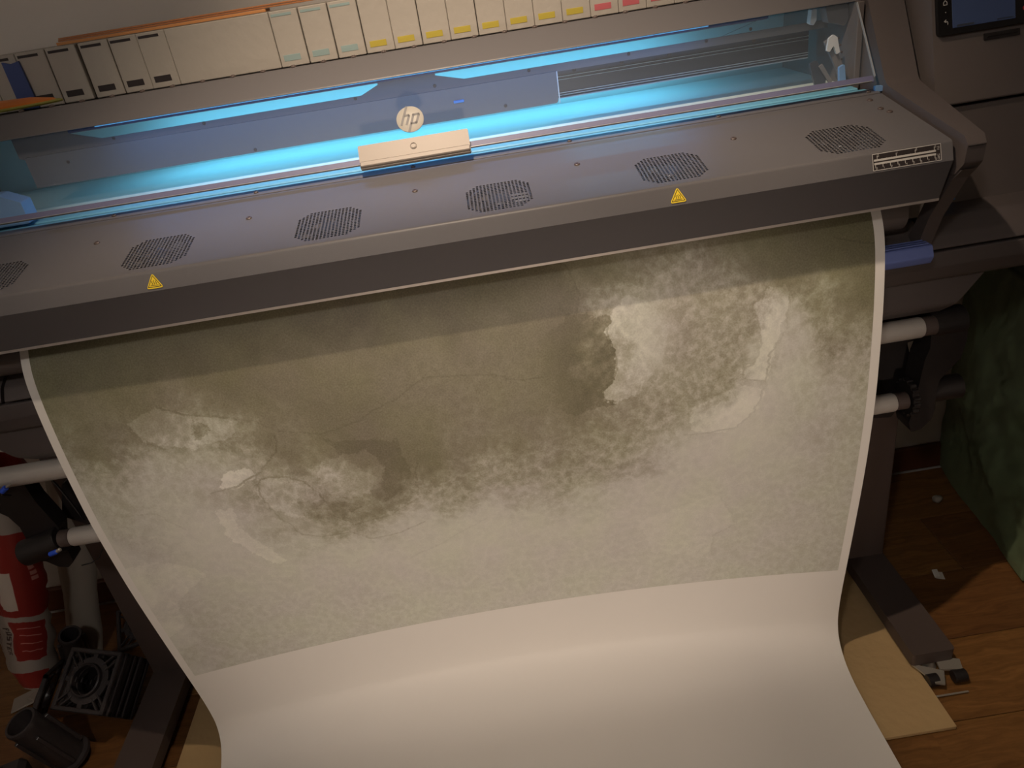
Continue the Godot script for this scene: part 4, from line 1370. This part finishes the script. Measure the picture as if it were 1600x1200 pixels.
func _ready() -> void:
	# camera: hand-held, pitched down, rolled a little
	var cam := Camera3D.new()
	cam.name = "camera"
	add_child(cam)
	cam.fov = rad_to_deg(2.0 * atan(600.0 / 1190.0))
	cam.near = 0.05
	cam.far = 50.0
	cam.transform = Transform3D(Basis(Vector3.RIGHT, deg_to_rad(-28.7)) * Basis(Vector3.BACK, deg_to_rad(-9.315)), Vector3(0, 1.46, 0))
	cam.current = true
	var we := WorldEnvironment.new()
	we.name = "environment"
	var env := Environment.new()
	env.background_mode = Environment.BG_COLOR
	env.background_color = Color(.02, .02, .02)
	env.tonemap_mode = Environment.TONE_MAPPER_LINEAR
	env.tonemap_exposure = 0.96
	env.sdfgi_enabled = true
	env.ssao_enabled = true
	env.ssil_enabled = true
	we.environment = env
	add_child(we)
	# ceiling lamp above the front of the printer
	var warm := Color(1.0, .905, .80)
	var lamp := SpotLight3D.new()
	lamp.name = "ceiling_lamp_light"
	add_child(lamp)
	lamp.position = Vector3(-.10, 2.385, -.73)
	lamp.look_at(Vector3(.0, 1.2, -1.16), Vector3(0, 0, -1))
	lamp.light_color = warm
	lamp.light_energy = 2.7
	lamp.light_size = .016
	lamp.spot_angle = 37.0
	lamp.spot_angle_attenuation = 1.0
	lamp.spot_range = 8.0
	lamp.spot_attenuation = 2.0
	lamp.shadow_enabled = true
	# added spot behind the camera, standing in for soft frontal room light
	var back := SpotLight3D.new()
	back.name = "added_rear_spot"
	add_child(back)
	back.position = Vector3(.10, .85, 3.3)
	back.look_at(Vector3(.0, .50, -1.12), Vector3.UP)
	back.light_color = Color(1.0, .91, .83)
	back.light_energy = 8.8
	back.light_size = .14
	back.spot_angle = 12.5
	back.spot_angle_attenuation = 1.0
	back.spot_range = 10.0
	back.spot_attenuation = 2.0
	back.shadow_enabled = true
	# added fill lamp behind the camera, lifts the dark sides
	var far := OmniLight3D.new()
	far.name = "added_fill_light"
	add_child(far)
	far.position = Vector3(-.6, 2.36, .7)
	far.light_color = Color(1.0, .97, .94)
	far.light_energy = 0.5
	far.light_size = .08
	far.omni_range = 10.0
	far.omni_attenuation = 2.0
	far.shadow_enabled = true
	# blue-white strip inside the printer
	var led := AreaLight3D.new()
	led.name = "led_strip_area_light"
	add_child(led)
	led.position = Vector3(-.10, 1.3165, -1.393)
	led.rotation_degrees = Vector3(-93, 0, 0)
	led.area_size = Vector2(1.05, .012)
	led.light_color = Color(.38, .64, 1.0)
	led.light_energy = 0.06
	led.area_range = 4.0
	led.area_attenuation = 2.0
	led.shadow_enabled = true

	var led2 := AreaLight3D.new()
	led2.name = "rear_led_area_light"
	add_child(led2)
	led2.position = Vector3(-.10, 1.3135, -1.60)
	led2.rotation_degrees = Vector3(-90, 0, 0)
	led2.area_size = Vector2(1.05, .012)
	led2.light_color = Color(.36, .74, .92)
	led2.light_energy = 0.19
	led2.area_range = 4.0
	led2.area_attenuation = 2.0
	led2.shadow_enabled = true

	make_materials()
	build_room()
	lamp_fitting("ceiling_lamp", "round warm ceiling lamp over the printer", Vector3(-.10, 2.40, -.73), Vector3(0.1, -1, -.4), .045, warm, 1.5)
	lamp_fitting("added_rear_lamp", "added round spot lamp on a floor stand, unseen behind the camera", Vector3(.10, .852, 3.325), Vector3(-.004, -.08, -.99), .14, warm, 2.0)
	var pole := MB.new()
	pole.cyl(Vector3(.10, .012, 3.39), Vector3(.10, .80, 3.39), .014, 16)
	obj("added_lamp_pole", pole, M.black, get_node("added_rear_lamp"))
	var foot := MB.new()
	foot.lathe(V([[0, .014], [.13, .014], [.14, .008], [.14, .0], [0, .0]]), Transform3D(Basis.IDENTITY, Vector3(.10, 0, 3.39)), 32)
	obj("added_lamp_base", foot, M.black, get_node("added_rear_lamp"))
	# added unseen flap below the ceiling lamp, shades the floor before the printer
	obj("added_light_flap", bx(Vector3(-.10, 2.265, -.6700), Vector3(.085, .003, .184), .001), M.black, get_node("ceiling_lamp"))
	obj("added_flap_arm", bx(Vector3(-.10, 2.33, -.62), Vector3(.02, .13, .003), .001), M.black, get_node("ceiling_lamp"))
	lamp_fitting("added_fill_lamp", "added round fill lamp under the ceiling, unseen behind the camera", Vector3(-.6, 2.43, .7), Vector3(0, -1, .001), .08, warm, 1.5)
	build_printer()
	build_print()
	bar(.788, -1.02, .742, .019, "upper of two grey metal bars running behind the print")
	bar(.637, -.868, .708, .018, "lower of two grey metal bars running behind the print")
	build_boxes()
	build_bale()
	build_left_bag()
	build_flanges()
	build_floor_things()
